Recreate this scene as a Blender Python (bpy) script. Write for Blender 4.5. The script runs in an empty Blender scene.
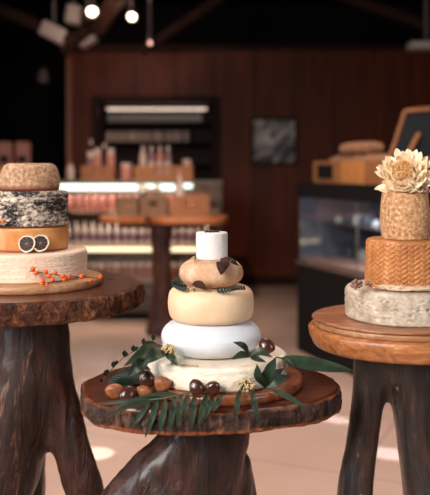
import bpy, bmesh, math, random
from mathutils import Vector, noise, Matrix

S = bpy.context.scene
COL = S.collection
F = 800.0      # focal length in pixels of the 430x495 frame
HZ = 168.0     # horizon row
CH = 1.25      # camera height
rnd = random.Random(7)
PI = math.pi


def P(px, py, Y):
    return Vector(((px - 215) / F * Y, Y, CH - (py - HZ) / F * Y))


def on_plane(px, py, z):
    Y = (CH - z) * F / (py - HZ)
    return P(px, py, Y)


# ---------------------------------------------------------------- materials
def lin(c):
    return tuple((v / 255 / 12.92) if v / 255 <= .04045 else ((v / 255 + .055) / 1.055) ** 2.4 for v in c)


class NT:
    def __init__(s, name):
        s.m = bpy.data.materials.new(name)
        s.m.use_nodes = True
        s.t = s.m.node_tree
        s.b = s.t.nodes['Principled BSDF']
        s.out = s.t.nodes['Material Output']

    def n(s, typ, **kw):
        nd = s.t.nodes.new(typ)
        for k, v in kw.items():
            if k.startswith('i_'):
                nd.inputs[k[2:].replace('_', ' ')].default_value = v
            else:
                setattr(nd, k, v)
        return nd

    def l(s, a, b):
        s.t.links.new(a, b)

    def coord(s, scale=(1, 1, 1), loc=(0, 0, 0), rot=(0, 0, 0)):
        tc = s.n('ShaderNodeTexCoord')
        mp = s.n('ShaderNodeMapping')
        mp.inputs['Scale'].default_value = scale
        mp.inputs['Location'].default_value = loc
        mp.inputs['Rotation'].default_value = rot
        s.l(tc.outputs['Object'], mp.inputs['Vector'])
        return mp.outputs['Vector']

    def noise(s, vec, scale, detail=4, rough=.6, dist=0):
        nd = s.n('ShaderNodeTexNoise')
        nd.inputs['Scale'].default_value = scale
        nd.inputs['Detail'].default_value = detail
        nd.inputs['Roughness'].default_value = rough
        nd.inputs['Distortion'].default_value = dist
        s.l(vec, nd.inputs['Vector'])
        return nd.outputs['Fac']

    def ramp(s, fac, stops, interp='LINEAR'):
        r = s.n('ShaderNodeValToRGB')
        r.color_ramp.interpolation = interp
        el = r.color_ramp.elements
        while len(el) > 1:
            el.remove(el[-1])
        el[0].position = stops[0][0]
        el[0].color = (*stops[0][1], 1)
        for p, c in stops[1:]:
            e = el.new(p)
            e.color = (*c, 1)
        s.l(fac, r.inputs['Fac'])
        return r.outputs['Color']

    def mix(s, fac, a, b, blend='MIX'):
        m = s.n('ShaderNodeMix', data_type='RGBA', blend_type=blend)
        if isinstance(fac, (int, float)):
            m.inputs[0].default_value = fac
        else:
            s.l(fac, m.inputs[0])
        for idx, v in ((6, a), (7, b)):
            if isinstance(v, tuple):
                m.inputs[idx].default_value = (*v[:3], 1)
            else:
                s.l(v, m.inputs[idx])
        return m.outputs[2]

    def bump(s, h, strength=.4, dist=.002):
        b = s.n('ShaderNodeBump')
        b.inputs['Strength'].default_value = strength
        b.inputs['Distance'].default_value = dist
        s.l(h, b.inputs['Height'])
        if s.b.inputs['Normal'].is_linked:
            s.l(s.b.inputs['Normal'].links[0].from_socket, b.inputs['Normal'])
        s.l(b.outputs['Normal'], s.b.inputs['Normal'])

    def base(s, c):
        if isinstance(c, tuple):
            s.b.inputs['Base Color'].default_value = (*c[:3], 1)
        else:
            s.l(c, s.b.inputs['Base Color'])

    def set(s, rough=.5, spec=.5, metal=0, coat=0, sss=0):
        s.b.inputs['Roughness'].default_value = rough
        s.b.inputs['Specular IOR Level'].default_value = spec
        s.b.inputs['Metallic'].default_value = metal
        s.b.inputs['Coat Weight'].default_value = coat
        s.b.inputs['Coat Roughness'].default_value = .24
        if sss:
            s.b.inputs['Subsurface Weight'].default_value = sss
            s.b.inputs['Subsurface Radius'].default_value = (.006, .004, .002)
            s.b.inputs['Subsurface Scale'].default_value = 1
        return s.m


def m_plain(name, c, rough=.6, spec=.4, metal=0, var=.12, scale=40, bump=.0):
    t = NT(name)
    L = lin(c)
    v = t.coord()
    f = t.noise(v, scale, 3)
    a = tuple(max(0, x * (1 - var)) for x in L)
    b = tuple(min(1, x * (1 + var)) for x in L)
    t.base(t.ramp(f, [(.3, a), (.7, b)]))
    if bump:
        t.bump(f, bump, .001)
    return t.set(rough, spec, metal)


def m_noise(name, stops, scale, stretch=(1, 1, 1), detail=5, rough=.6, spec=.4, bump=.3, bdist=.001, bscale=None,
            coat=0, dist=0, nrough=.6, rot=(0, 0, 0), sss=0):
    t = NT(name)
    v = t.coord(stretch, rot=rot)
    f = t.noise(v, scale, detail, nrough, dist)
    t.base(t.ramp(f, [(p, lin(c)) for p, c in stops]))
    if bump:
        f2 = t.noise(v, bscale, 5, .6) if bscale else f
        t.bump(f2, bump, bdist)
    return t.set(rough, spec, 0, coat, sss)


def m_wood(name, stops, axis='x', scale=6, fine=1, rough=.35, spec=.5, coat=0, bump=.15, stretch=9):
    """streaky grain running along one axis"""
    st = {'x': (1, stretch, stretch), 'y': (stretch, 1, stretch), 'z': (stretch, stretch, 1)}[axis]
    t = NT(name)
    v = t.coord(st)
    f = t.noise(v, scale, 6, .6, 1.2)
    f2 = t.noise(v, scale * 6 * fine, 3, .6, .3)
    c = t.ramp(f, [(p, lin(cc)) for p, cc in stops])
    d = t.ramp(f2, [(.3, (.72, .7, .68)), (.65, (1, 1, 1))])
    t.base(t.mix(1, c, d, 'MULTIPLY'))
    t.bump(f2, bump, .0008)
    return t.set(rough, spec, 0, coat)


def m_emit(name, c, strength):
    t = NT(name)
    t.base(lin(c))
    t.b.inputs['Emission Color'].default_value = (*lin(c), 1)
    t.b.inputs['Emission Strength'].default_value = strength
    return t.set(.5)


def m_glass(name, tint=(1, 1, 1), refl=.06):
    t = NT(name)
    tr = t.n('ShaderNodeBsdfTransparent')
    tr.inputs['Color'].default_value = (*tint, 1)
    gl = t.n('ShaderNodeBsdfGlossy')
    gl.inputs['Roughness'].default_value = .04
    lw = t.n('ShaderNodeLayerWeight')
    lw.inputs['Blend'].default_value = .5
    pw = t.n('ShaderNodeMath', operation='POWER')
    t.l(lw.outputs['Facing'], pw.inputs[0])
    pw.inputs[1].default_value = 4
    fr = t.n('ShaderNodeMath', operation='MULTIPLY_ADD')
    t.l(pw.outputs[0], fr.inputs[0])
    fr.inputs[1].default_value = .6
    fr.inputs[2].default_value = .04
    mx = t.n('ShaderNodeMixShader')
    t.l(fr.outputs[0], mx.inputs['Fac'])
    t.l(tr.outputs['BSDF'], mx.inputs[1])
    t.l(gl.outputs['BSDF'], mx.inputs[2])
    t.l(mx.outputs['Shader'], t.out.inputs['Surface'])
    return t.m


M = {}
# room
def _floor():
    t = NT('floor_tile')
    v = t.coord((1, 1, 1), rot=(0, 0, .42))
    br = t.n('ShaderNodeTexBrick')
    br.offset = 0
    br.inputs['Scale'].default_value = 1
    br.inputs['Brick Width'].default_value = .8
    br.inputs['Row Height'].default_value = .8
    br.inputs['Mortar Size'].default_value = .005
    br.inputs['Mortar Smooth'].default_value = .3
    br.inputs['Color1'].default_value = (*lin((208, 174, 156)), 1)
    br.inputs['Color2'].default_value = (*lin((202, 167, 150)), 1)
    br.inputs['Mortar'].default_value = (*lin((170, 136, 122)), 1)
    t.l(v, br.inputs['Vector'])
    f = t.noise(v, 3, 4)
    d = t.ramp(f, [(.3, (.9, .88, .87)), (.7, (1, 1, 1))])
    t.base(t.mix(1, br.outputs['Color'], d, 'MULTIPLY'))
    return t.set(.32, .35)
M['floor'] = _floor()
def _panel():
    t = NT('dark_wood_panelling')
    v = t.coord((9, 9, .7))
    f = t.noise(v, 1.2, 5, .6, .6)
    c = t.ramp(f, [(.25, lin((74, 32, 17))), (.5, lin((99, 45, 23))), (.75, lin((122, 59, 31)))])
    w = t.n('ShaderNodeTexBrick')
    w.offset = 0
    w.inputs['Scale'].default_value = 1
    w.inputs['Brick Width'].default_value = .42
    w.inputs['Row Height'].default_value = 10
    w.inputs['Mortar Size'].default_value = .006
    w.inputs['Color1'].default_value = (1, 1, 1, 1)
    w.inputs['Color2'].default_value = (.82, .8, .8, 1)
    w.inputs['Mortar'].default_value = (.3, .3, .3, 1)
    vv = t.coord((1, 1, 1), rot=(PI / 2, 0, 0), loc=(0, 0, 5))
    t.l(vv, w.inputs['Vector'])
    t.base(t.mix(1, c, w.outputs['Color'], 'MULTIPLY'))
    return t.set(.5, .22)
M['panel'] = _panel()
M['panel_trim'] = m_wood('orange_wood_trim', [(.3, (120, 62, 34)), (.7, (158, 88, 50))], 'z', 3)
M['black'] = m_plain('black_paint', (14, 13, 13), .8, .2)
M['ceil'] = m_plain('black_ceiling_paint', (17, 15, 15), .85, .15)
M['darkframe'] = m_wood('dark_frame_wood', [(.3, (38, 16, 11)), (.7, (56, 25, 16))], 'z', 4, rough=.6, spec=.2)
M['niche'] = m_plain('niche_lining', (58, 34, 28), .7)
M['beam'] = m_wood('roof_timber', [(.3, (44, 26, 20)), (.7, (66, 41, 32))], 'x', 3, rough=.7, spec=.15)
# tables
def _bark(name, dark, mid, light, rim, zb, zt, gloss=.5, streak=.55):
    """rough bark; the sawn edges (object z near zb / zt) show worn orange cambium in patches"""
    t = NT(name)
    v = t.coord((1, 1, streak))
    f = t.noise(v, 42, 8, .72, .6)
    f2 = t.noise(v, 170, 4, .7)
    c = t.ramp(f, [(.34, lin(dark)), (.5, lin(mid)), (.62, lin(light)), (.74, lin(rim))])
    d = t.ramp(f2, [(.32, (.3, .28, .27)), (.58, (1, 1, 1))])
    c = t.mix(1, c, d, 'MULTIPLY')
    if zb is not None:
        tc = t.n('ShaderNodeTexCoord')
        sx = t.n('ShaderNodeSeparateXYZ')
        t.l(tc.outputs['Object'], sx.inputs[0])
        n3 = t.noise(t.coord((1, 1, .6), loc=(3, 1, 0)), 26, 5, .65)
        ad = t.n('ShaderNodeMath', operation='MULTIPLY_ADD')
        t.l(n3, ad.inputs[0]); ad.inputs[1].default_value = .018
        t.l(sx.outputs['Z'], ad.inputs[2])
        mr = t.n('ShaderNodeMapRange')
        mr.inputs['From Min'].default_value = zb + .014
        mr.inputs['From Max'].default_value = zt + .014
        t.l(ad.outputs[0], mr.inputs['Value'])
        w = t.ramp(mr.outputs['Result'], [(.0, (1, 1, 1)), (.09, (0, 0, 0)), (.78, (0, 0, 0)), (.92, (1, 1, 1))])
        rc = t.ramp(f2, [(.3, tuple(q * .45 for q in lin(rim))), (.65, lin(rim))])
        c = t.mix(w, c, rc)
    t.base(c)
    t.bump(f2, .8, .004)
    t.bump(f, 1.0, .01)
    return t.set(gloss, .22)
M['bark_left'] = _bark('dark_rough_bark', (30, 15, 10), (94, 51, 32), (150, 92, 60), (196, 136, 94), None, None, .6, 1.0)
M['bark_mid'] = _bark('charred_live_edge_bark', (28, 18, 16), (70, 47, 39), (116, 84, 69), (156, 84, 48), .734, .776, .45, .35)
M['rim'] = m_noise('orange_cambium_rim', [(.3, (110, 52, 26)), (.7, (172, 98, 56))], 60, rough=.45)
M['slab_dark'] = m_wood('dark_polished_slab', [(.25, (50, 23, 15)), (.5, (82, 40, 25)), (.78, (118, 62, 38))], 'x', 5, rough=.27, spec=.35, coat=.12)
M['slab_mid'] = m_wood('dark_red_slab', [(.25, (54, 24, 16)), (.5, (80, 38, 24)), (.78, (120, 60, 36))], 'x', 5, rough=.3, spec=.35, coat=.1)
M['slab_orange'] = m_wood('amber_slab', [(.25, (112, 60, 32)), (.42, (164, 98, 56)), (.58, (190, 122, 74)), (.75, (212, 150, 98))], 'x', 7, rough=.36, bump=.1, stretch=7)
M['board_dark'] = m_wood('walnut_board', [(.25, (112, 64, 40)), (.5, (156, 98, 64)), (.75, (196, 140, 100))], 'x', 5, rough=.38)
M['board_pale'] = m_wood('pale_board_edge', [(.25, (130, 84, 55)), (.5, (176, 125, 86)), (.75, (206, 160, 116))], 'x', 5, rough=.45)
M['board_red'] = m_wood('warm_serving_board', [(.25, (92, 46, 27)), (.5, (134, 74, 45)), (.75, (166, 102, 65))], 'x', 5, rough=.3)


def _trunk(name, dark, mid, light, vein, veinpos, gloss, spots=None, coat=.1, bmp=1.0, spec=.4):
    t = NT(name)
    v = t.coord((1, 1, .2))
    f = t.noise(v, 22, 8, .7, 1.2)
    f2 = t.noise(t.coord((1, 1, .3)), 110, 4, .7)
    f3 = t.noise(t.coord((1, 1, .5)), 9, 3, .5)
    c = t.ramp(f, [(.32, lin(dark)), (.5, lin(mid)), (.68, lin(light))])
    d = t.ramp(f2, [(.32, (.42, .4, .38)), (.62, (1, 1, 1))])
    c = t.mix(1, c, d, 'MULTIPLY')
    e = t.ramp(f3, [(.35, (.62, .6, .6)), (.65, (1.25, 1.2, 1.15))])
    c = t.mix(1, c, e, 'MULTIPLY')
    if vein:
        g = t.noise(t.coord((1, 1, .13), loc=(.37, .2, .1)), 9.0, 5, .6, .8)
        w = t.ramp(g, [(veinpos - .010, (0, 0, 0)), (veinpos, (1, 1, 1)), (veinpos + .010, (0, 0, 0))])
        k_ = t.noise(t.coord((1, 1, .6)), 15, 3, .6)
        w2 = t.ramp(k_, [(.45, (0, 0, 0)), (.6, (.8, .8, .8))])
        c = t.mix(t.mix(1, w, w2, 'MULTIPLY'), c, lin(vein))
    if spots:
        vo = t.n('ShaderNodeTexVoronoi')
        vo.inputs['Scale'].default_value = 24
        t.l(t.coord((1, 1, .7)), vo.inputs['Vector'])
        g = t.noise(t.coord(), 60, 4, .7)
        dd = t.n('ShaderNodeMath', operation='MULTIPLY_ADD')
        t.l(g, dd.inputs[0]); dd.inputs[1].default_value = .9
        t.l(vo.outputs['Distance'], dd.inputs[2])
        w = t.ramp(dd.outputs[0], [(.50, (.75, .75, .75)), (.54, (0, 0, 0))])
        c = t.mix(w, c, lin(spots))
        h = t.noise(t.coord((1, 1, .4), loc=(.2, .5, .35)), 12, 6, .65)
        w2 = t.ramp(h, [(.6, (0, 0, 0)), (.68, (.75, .75, .75))])
        c = t.mix(w2, c, lin((112, 68, 46)))
    t.base(c)
    t.bump(f2, bmp * .6, .003)
    t.bump(f, bmp, .012)
    return t.set(gloss, spec, 0, coat)
M['trunk_left'] = _trunk('brown_root_wood', (30, 16, 12), (66, 37, 27), (104, 64, 47), (176, 124, 88), .5, .42, None, .22)
M['trunk_mid'] = _trunk('dark_root_wood', (30, 17, 13), (64, 36, 27), (100, 62, 46), None, .5, .36, None, .3)
M['trunk_right'] = _trunk('black_polished_root_wood', (11, 7, 6), (30, 18, 14), (86, 52, 39), None, .5, .33, (170, 140, 116), .5, .9, .8)
M['trunk_far'] = _trunk('reddish_trunk_wood', (52, 26, 19), (86, 46, 34), (118, 68, 50), None, .5, .5)
# cheeses
M['c_base'] = m_noise('creamy_rind', [(.3, (224, 206, 182)), (.7, (240, 227, 208))], 10, (1, 1, 3), rough=.55, bump=.9, bdist=.006, bscale=26, sss=.15)
M['c_white'] = m_noise('smooth_white_wax', [(.3, (206, 208, 213)), (.7, (219, 221, 225))], 8, rough=.38, bump=.12, bdist=.002, bscale=40, sss=.1)
M['c_cream'] = m_noise('pale_straw_rind', [(.28, (214, 174, 136)), (.55, (226, 191, 155)), (.78, (237, 207, 175))], 16, rough=.5, bump=.3, bdist=.002, bscale=60)
M['c_tan'] = m_noise('tan_dusty_rind', [(.3, (172, 126, 94)), (.52, (198, 154, 120)), (.72, (222, 186, 154))], 34, rough=.75, bump=.7, bdist=.003, bscale=90)
M['c_chalk'] = m_noise('chalk_white_rind', [(.3, (206, 198, 193)), (.7, (226, 220, 216))], 30, rough=.8, bump=.3, bdist=.001, bscale=90)
M['c_brown'] = m_noise('speckled_brown_rind', [(.3, (122, 86, 64)), (.47, (166, 124, 94)), (.62, (198, 160, 128)), (.75, (222, 194, 166))], 110, rough=.85, bump=.6, bdist=.003, detail=7)
M['c_amber'] = m_noise('amber_waxed_rind', [(.3, (176, 108, 54)), (.55, (202, 136, 78)), (.75, (220, 162, 108))], 14, rough=.33, bump=.15, bdist=.001)
def _emboss():
    t = NT('embossed_pale_rind')
    v = t.coord()
    f = t.noise(v, 12, 4)
    t.base(t.ramp(f, [(.3, lin((214, 180, 154))), (.7, lin((231, 202, 178)))]))
    g = t.noise(v, 70, 4)
    t.bump(g, .25, .002)
    return t.set(.5, .4, sss=.1)
M['c_emboss'] = _emboss()
def _ash():
    t = NT('ash_mottled_cloth_rind')
    v = t.coord((1, 1, 2.0))
    f = t.noise(v, 80, 8, .82, .3)
    g = t.noise(t.coord((1, 1, 2.2)), 13, 4)
    mm = t.n('ShaderNodeMath', operation='MULTIPLY_ADD')
    t.l(g, mm.inputs[0]); mm.inputs[1].default_value = .45
    t.l(f, mm.inputs[2])
    t.base(t.ramp(mm.outputs[0], [(.655, lin((24, 22, 26))), (.715, lin((70, 60, 58))), (.76, lin((176, 156, 138))), (.86, lin((224, 208, 190)))]))
    t.bump(f, .6, .004)
    return t.set(.85, .25)
M['c_ash'] = _ash()
def _stone():
    t = NT('dimpled_grey_rind')
    f = t.noise(t.coord(), 34, 7, .72)
    g = t.noise(t.coord((1, 1, 1), rot=(0, .6, 0)), 60, 4, .6)
    c = t.ramp(f, [(.3, lin((158, 138, 118))), (.5, lin((196, 178, 158))), (.7, lin((226, 212, 196)))])
    d = t.ramp(g, [(.35, (.78, .76, .74)), (.6, (1, 1, 1))])
    t.base(t.mix(1, c, d, 'MULTIPLY'))
    t.bump(f, .5, .003)
    return t.set(.75, .25)
M['c_stone'] = _stone()
M['c_woven'] = m_noise('amber_basket_rind', [(.3, (158, 94, 48)), (.55, (186, 120, 68)), (.75, (208, 146, 94))], 26, rough=.42, bump=.2, bdist=.001, bscale=120)
M['c_speck'] = m_noise('speckled_golden_rind', [(.32, (140, 92, 56)), (.48, (186, 136, 92)), (.6, (208, 164, 120)), (.74, (238, 212, 180))], 130, rough=.8, bump=.7, bdist=.003, detail=7)
def zband(mat, zlo, zhi, col):
    """a stained band round the foot of a rind, between object heights zlo and zhi"""
    nt = mat.node_tree
    b = nt.nodes['Principled BSDF']
    src = b.inputs['Base Color'].links[0].from_socket
    tc = nt.nodes.new('ShaderNodeTexCoord')
    sx = nt.nodes.new('ShaderNodeSeparateXYZ')
    nt.links.new(tc.outputs['Object'], sx.inputs[0])
    mr = nt.nodes.new('ShaderNodeMapRange')
    mr.inputs['From Min'].default_value = zhi
    mr.inputs['From Max'].default_value = zlo
    nt.links.new(sx.outputs['Z'], mr.inputs['Value'])
    mx = nt.nodes.new('ShaderNodeMix')
    mx.data_type = 'RGBA'
    nt.links.new(mr.outputs['Result'], mx.inputs[0])
    nt.links.new(src, mx.inputs[6])
    mx.inputs[7].default_value = (*lin(col), 1)
    nt.links.new(mx.outputs[2], b.inputs['Base Color'])
zband(M['c_brown'], .004, .016, (126, 62, 38))
zband(M['c_ash'], .002, .006, (120, 60, 40))
zband(M['c_amber'], .002, .008, (140, 72, 34))
# decoration
M['leaf'] = m_noise('dark_green_leaf', [(.3, (22, 34, 22)), (.7, (44, 60, 40))], 30, rough=.42, spec=.32, bump=.2)
M['leaf_deep'] = m_noise('blackish_green_leaf', [(.3, (14, 22, 15)), (.7, (30, 42, 29))], 30, rough=.45, spec=.3, bump=.2)
M['palm'] = m_noise('palm_green', [(.3, (26, 38, 26)), (.7, (52, 66, 46))], 40, rough=.45, spec=.32, bump=.2)
M['brown_leaf'] = m_noise('dried_brown_leaf', [(.3, (34, 18, 12)), (.7, (70, 38, 25))], 50, rough=.75, spec=.2, bump=.4)
M['stem'] = m_plain('twig_brown', (66, 38, 26), .7)
M['greenstem'] = m_plain('green_stem', (58, 70, 48), .6)
M['nut'] = m_noise('glossy_chestnut_shell', [(.3, (44, 22, 16)), (.7, (84, 42, 27))], 40, rough=.25, spec=.5, bump=0, coat=.2)
M['nut_tan'] = m_noise('tan_nut_shell', [(.3, (104, 56, 32)), (.7, (170, 104, 62))], 60, rough=.42, bump=.1)
M['hilum'] = m_noise('pale_nut_base', [(.3, (168, 112, 76)), (.7, (206, 154, 112))], 60, rough=.7)
M['berry'] = m_noise('orange_berry_skin', [(.3, (204, 74, 14)), (.7, (230, 104, 30))], 60, rough=.35, bump=.1)
M['rind'] = m_plain('dried_citrus_pith', (226, 204, 176), .7)
M['membrane'] = m_plain('dried_citrus_membrane', (140, 104, 84), .6)
M['flesh'] = m_noise('dried_citrus_flesh', [(.3, (20, 12, 13)), (.7, (52, 30, 27))], 220, rough=.55, spec=.25, bump=.5)
M['petal'] = m_noise('cream_petal', [(.3, (244, 212, 172)), (.7, (254, 240, 216))], 22, rough=.6, bump=.15, sss=.15)
M['stamen'] = m_noise('golden_stamen', [(.3, (222, 164, 98)), (.7, (246, 206, 148))], 60, rough=.7)
M['dried'] = m_noise('dried_straw_floret', [(.3, (166, 134, 92)), (.7, (220, 196, 152))], 120, rough=.85)
M['plume'] = m_noise('pale_grass_plume', [(.3, (222, 190, 154)), (.7, (246, 228, 204))], 90, rough=.85)
M['budbrown'] = m_noise('dusty_brown_bud', [(.3, (110, 78, 62)), (.7, (168, 132, 112))], 120, rough=.85)
M['seed'] = m_noise('dark_seed', [(.3, (52, 26, 20)), (.7, (88, 46, 34))], 120, rough=.6)
# shop
M['steel'] = m_plain('brushed_grey_metal', (112, 98, 92), .45, .5, .3)
M['kick'] = m_plain('grey_brown_counter_front', (104, 82, 74), .5, .3)
M['caseback'] = m_plain('case_lining', (120, 84, 70), .6)
M['shelf'] = m_plain('case_shelf', (150, 120, 102), .5)
M['tube'] = m_emit('white_light_tube', (238, 255, 240), 2.6)
M['tube_low'] = m_emit('dim_light_strip', (255, 228, 186), 1.7)
M['spot'] = m_emit('spotlight_bulb', (255, 226, 196), 14)
M['palebox'] = m_plain('pale_grey_housing', (196, 178, 170), .6)
M['fix'] = m_plain('grey_metal_fixture', (120, 108, 104), .5, .5)
M['crate'] = m_wood('crate_pine', [(.3, (150, 92, 54)), (.7, (188, 124, 78))], 'x', 4, rough=.6)
M['crate_dull'] = m_wood('crate_brown', [(.3, (118, 84, 58)), (.7, (152, 112, 80))], 'x', 4, rough=.6)
M['plank'] = m_wood('bright_plank', [(.3, (196, 120, 62)), (.7, (230, 156, 90))], 'x', 4, rough=.5)
M['live'] = m_wood('orange_live_edge_plank', [(.3, (170, 92, 48)), (.7, (214, 132, 78))], 'x', 4, rough=.45)
M['caselining'] = m_plain('blue_grey_case_lining', (96, 98, 112), .5)
M['glass'] = m_glass('counter_glass', (.93, .96, .95))
M['pink'] = m_plain('pink_label', (196, 128, 116), .5)
M['red'] = m_plain('red_packet', (140, 72, 58), .5)
M['cap'] = m_plain('pale_cap', (214, 190, 176), .45)
M['bottle'] = m_plain('dark_bottle', (58, 34, 34), .25, .5)
M['violet'] = m_plain('mauve_bottle', (132, 94, 104), .3, .5)
M['clear'] = m_plain('pale_plastic', (206, 178, 166), .3, .5)
M['paper'] = m_plain('white_jar_and_reflection', (190, 184, 184), .6)
M['reflect_blue'] = m_plain('reflection_blue_grey', (74, 78, 92), .5)  # blue-grey of the lumps that imitate reflections in the case
M['salmon'] = m_plain('pinkish_tray', (180, 136, 124), .5)
M['chalk'] = m_plain('chalkboard', (30, 31, 34), .6)
M['slate'] = m_plain('small_black_tag', (26, 23, 23), .7, .15)
M['bread'] = m_noise('crusty_brown', [(.3, (126, 70, 44)), (.7, (196, 150, 116))], 25, rough=.8)
M['bloom'] = m_plain('white_bloom', (226, 212, 200), .7)
M['packet'] = m_plain('dusky_pink_packet', (150, 100, 92), .6)
def _pic():
    t = NT('grey_abstract_print')
    f = t.noise(t.coord((1, 1, 1), loc=(.3, 0, .2)), 5.5, 4, .55, 1.6)
    t.base(t.ramp(f, [(.36, lin((40, 38, 38))), (.5, lin((140, 130, 128))), (.62, lin((222, 208, 202)))]))
    return t.set(.4, .4)
M['pic'] = _pic()


# ---------------------------------------------------------------- mesh builder (world coordinates)
class MB:
    def __init__(s):
        s.v = []
        s.f = []

    def add(s, vs, fs):
        o = len(s.v)
        s.v += [Vector(a) for a in vs]
        s.f += [tuple(i + o for i in f) for f in fs]
        return s

    def box(s, c, d, rz=0, bev=.0, mtx=None):
        hx, hy, hz = d[0] / 2, d[1] / 2, d[2] / 2
        b = min(bev, hx * .45, hy * .45, hz * .45)
        R = Matrix.Rotation(rz, 3, 'Z') if mtx is None else mtx
        c = Vector(c)
        if b <= 0:
            vs = [c + R @ Vector((x, y, z)) for z in (-hz, hz) for x, y in ((-hx, -hy), (hx, -hy), (hx, hy), (-hx, hy))]
            return s.add(vs, [(3, 2, 1, 0), (4, 5, 6, 7), (0, 1, 5, 4), (1, 2, 6, 5), (2, 3, 7, 6), (3, 0, 4, 7)])
        def ring(ix, iy, z):
            return [(-hx + ix, -hy + iy + b), (-hx + ix + b, -hy + iy), (hx - ix - b, -hy + iy), (hx - ix, -hy + iy + b),
                    (hx - ix, hy - iy - b), (hx - ix - b, hy - iy), (-hx + ix + b, hy - iy), (-hx + ix, hy - iy - b)], z
        vs = []
        for inset, z in ((b, -hz), (0, -hz + b), (0, hz - b), (b, hz)):
            pts, zz = ring(inset, inset, z)
            vs += [c + R @ Vector((x, y, zz)) for x, y in pts]
        fs = [tuple(reversed(range(8))), tuple(range(24, 32))]
        for k in range(3):
            for i in range(8):
                j = (i + 1) % 8
                fs.append((k * 8 + i, k * 8 + j, k * 8 + 8 + j, k * 8 + 8 + i))
        return s.add(vs, fs)

    def tube(s, pts, rad, n=10, cap=True):
        pts = [Vector(p) for p in pts]
        if not isinstance(rad, (list, tuple)):
            rad = [rad] * len(pts)
        vs, fs = [], []
        up = Vector((.13, .31, .94))
        for i, p in enumerate(pts):
            t = (pts[min(i + 1, len(pts) - 1)] - pts[max(i - 1, 0)]).normalized()
            a = t.cross(up)
            if a.length < 1e-4:
                a = t.cross(Vector((1, 0, 0)))
            a.normalize()
            b = t.cross(a).normalized()
            for k in range(n):
                w = 2 * PI * k / n
                vs.append(p + (a * math.cos(w) + b * math.sin(w)) * rad[i])
        for i in range(len(pts) - 1):
            for k in range(n):
                j = (k + 1) % n
                fs.append((i * n + j, i * n + k, (i + 1) * n + k, (i + 1) * n + j))
        if cap:
            fs.append(tuple(range(n)))
            fs.append(tuple(reversed(range((len(pts) - 1) * n, len(pts) * n))))
        return s.add(vs, fs)

    def lathe(s, c, prof, n=48, mtx=None, wob=None):
        """prof: list of (r, z); r=0 closes the end"""
        c = Vector(c)
        vs, fs, rows = [], [], []
        for r, z in prof:
            if r <= 1e-6:
                rows.append([len(vs)])
                p = Vector((0, 0, z))
                vs.append(c + (mtx @ p if mtx else p))
            else:
                row = []
                for k in range(n):
                    a = 2 * PI * k / n
                    rr, zz = (r, z) if wob is None else wob(a, r, z)
                    p = Vector((rr * math.cos(a), rr * math.sin(a), zz))
                    row.append(len(vs))
                    vs.append(c + (mtx @ p if mtx else p))
                rows.append(row)
        for A, B in zip(rows, rows[1:]):
            for k in range(n):
                j = (k + 1) % n
                if len(A) == 1:
                    fs.append((A[0], B[j], B[k]))
                elif len(B) == 1:
                    fs.append((A[k], A[j], B[0]))
                else:
                    fs.append((A[k], A[j], B[j], B[k]))
        return s.add(vs, fs)

    def blob(s, c, r, n=8, sq=(1, 1, 1), mtx=None):
        prof = [(0 if i in (0, n) else math.sin(PI * i / n) * r * sq[0], -math.cos(PI * i / n) * r * sq[2]) for i in range(n + 1)]
        return s.lathe(c, prof, max(8, n + 2), mtx)

    def leaf(s, pts, width, nrm, fold=.25, seg=10, th=.0007, peak=.45, sharp=1.0, ripple=0):
        """leaf blade along a smooth path through pts; two skins so that it has thickness"""
        path = smooth_path([Vector(p) for p in pts], seg)
        n = len(path)
        nrm = Vector(nrm).normalized()
        cols = 5
        grids = []
        for side in (1, -1):
            g = []
            for i, p in enumerate(path):
                t = i / (n - 1)
                tg = (path[min(i + 1, n - 1)] - path[max(i - 1, 0)]).normalized()
                sd = tg.cross(nrm)
                if sd.length < 1e-5:
                    sd = tg.cross(Vector((0, 1, .1)))
                sd.normalize()
                nn = sd.cross(tg).normalized()
                e = math.log(.5) / math.log(peak)
                w = max(0.0, math.sin(PI * min(1, max(0, t)) ** e)) ** sharp * width / 2
                w = max(w, width * .02)
                for c in range(cols):
                    u = (c / (cols - 1) - .5) * 2
                    rp = ripple * math.sin(t * 19 + u * 2) * abs(u)
                    g.append(p + sd * (u * w) + nn * (abs(u) * w * fold + rp + side * th / 2))
            grids.append(g)
        vs = grids[0] + grids[1]
        N = n * cols
        fs = []
        for i in range(n - 1):
            for c in range(cols - 1):
                a, b, d, e = i * cols + c, i * cols + c + 1, (i + 1) * cols + c + 1, (i + 1) * cols + c
                fs.append((a, b, d, e))
                fs.append((N + e, N + d, N + b, N + a))
            for c in (0, cols - 1):
                a, e = i * cols + c, (i + 1) * cols + c
                fs.append((a, e, N + e, N + a) if c == 0 else (e, a, N + a, N + e))
        for i in (0, n - 1):
            for c in range(cols - 1):
                a, b = i * cols + c, i * cols + c + 1
                fs.append((b, a, N + a, N + b) if i == 0 else (a, b, N + b, N + a))
        return s.add(vs, fs)

    def build(s, name, mat, parent=None, origin=None, smooth=True, kind=None):
        base = Vector((0, 0, 0))
        if parent is not None:
            base = WORLD[parent.name]
        o = base if origin is None else Vector(origin)
        me = bpy.data.meshes.new(name)
        me.from_pydata([tuple(a - o) for a in s.v], [], s.f)
        me.validate()
        bm = bmesh.new()
        bm.from_mesh(me)
        bmesh.ops.recalc_face_normals(bm, faces=bm.faces)
        bm.to_mesh(me)
        bm.free()
        ob = bpy.data.objects.new(name, me)
        COL.objects.link(ob)
        ob.location = o - base
        WORLD[ob.name] = o.copy()
        if parent is not None:
            ob.parent = parent
        me.materials.append(M[mat] if isinstance(mat, str) else mat)
        if smooth:
            for p in me.polygons:
                p.use_smooth = True
            try:
                me.set_sharp_from_angle(angle=math.radians(smooth if smooth is not True else 42))
            except Exception:
                pass
        if kind:
            ob['kind'] = kind
        return ob


WORLD = {}


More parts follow.
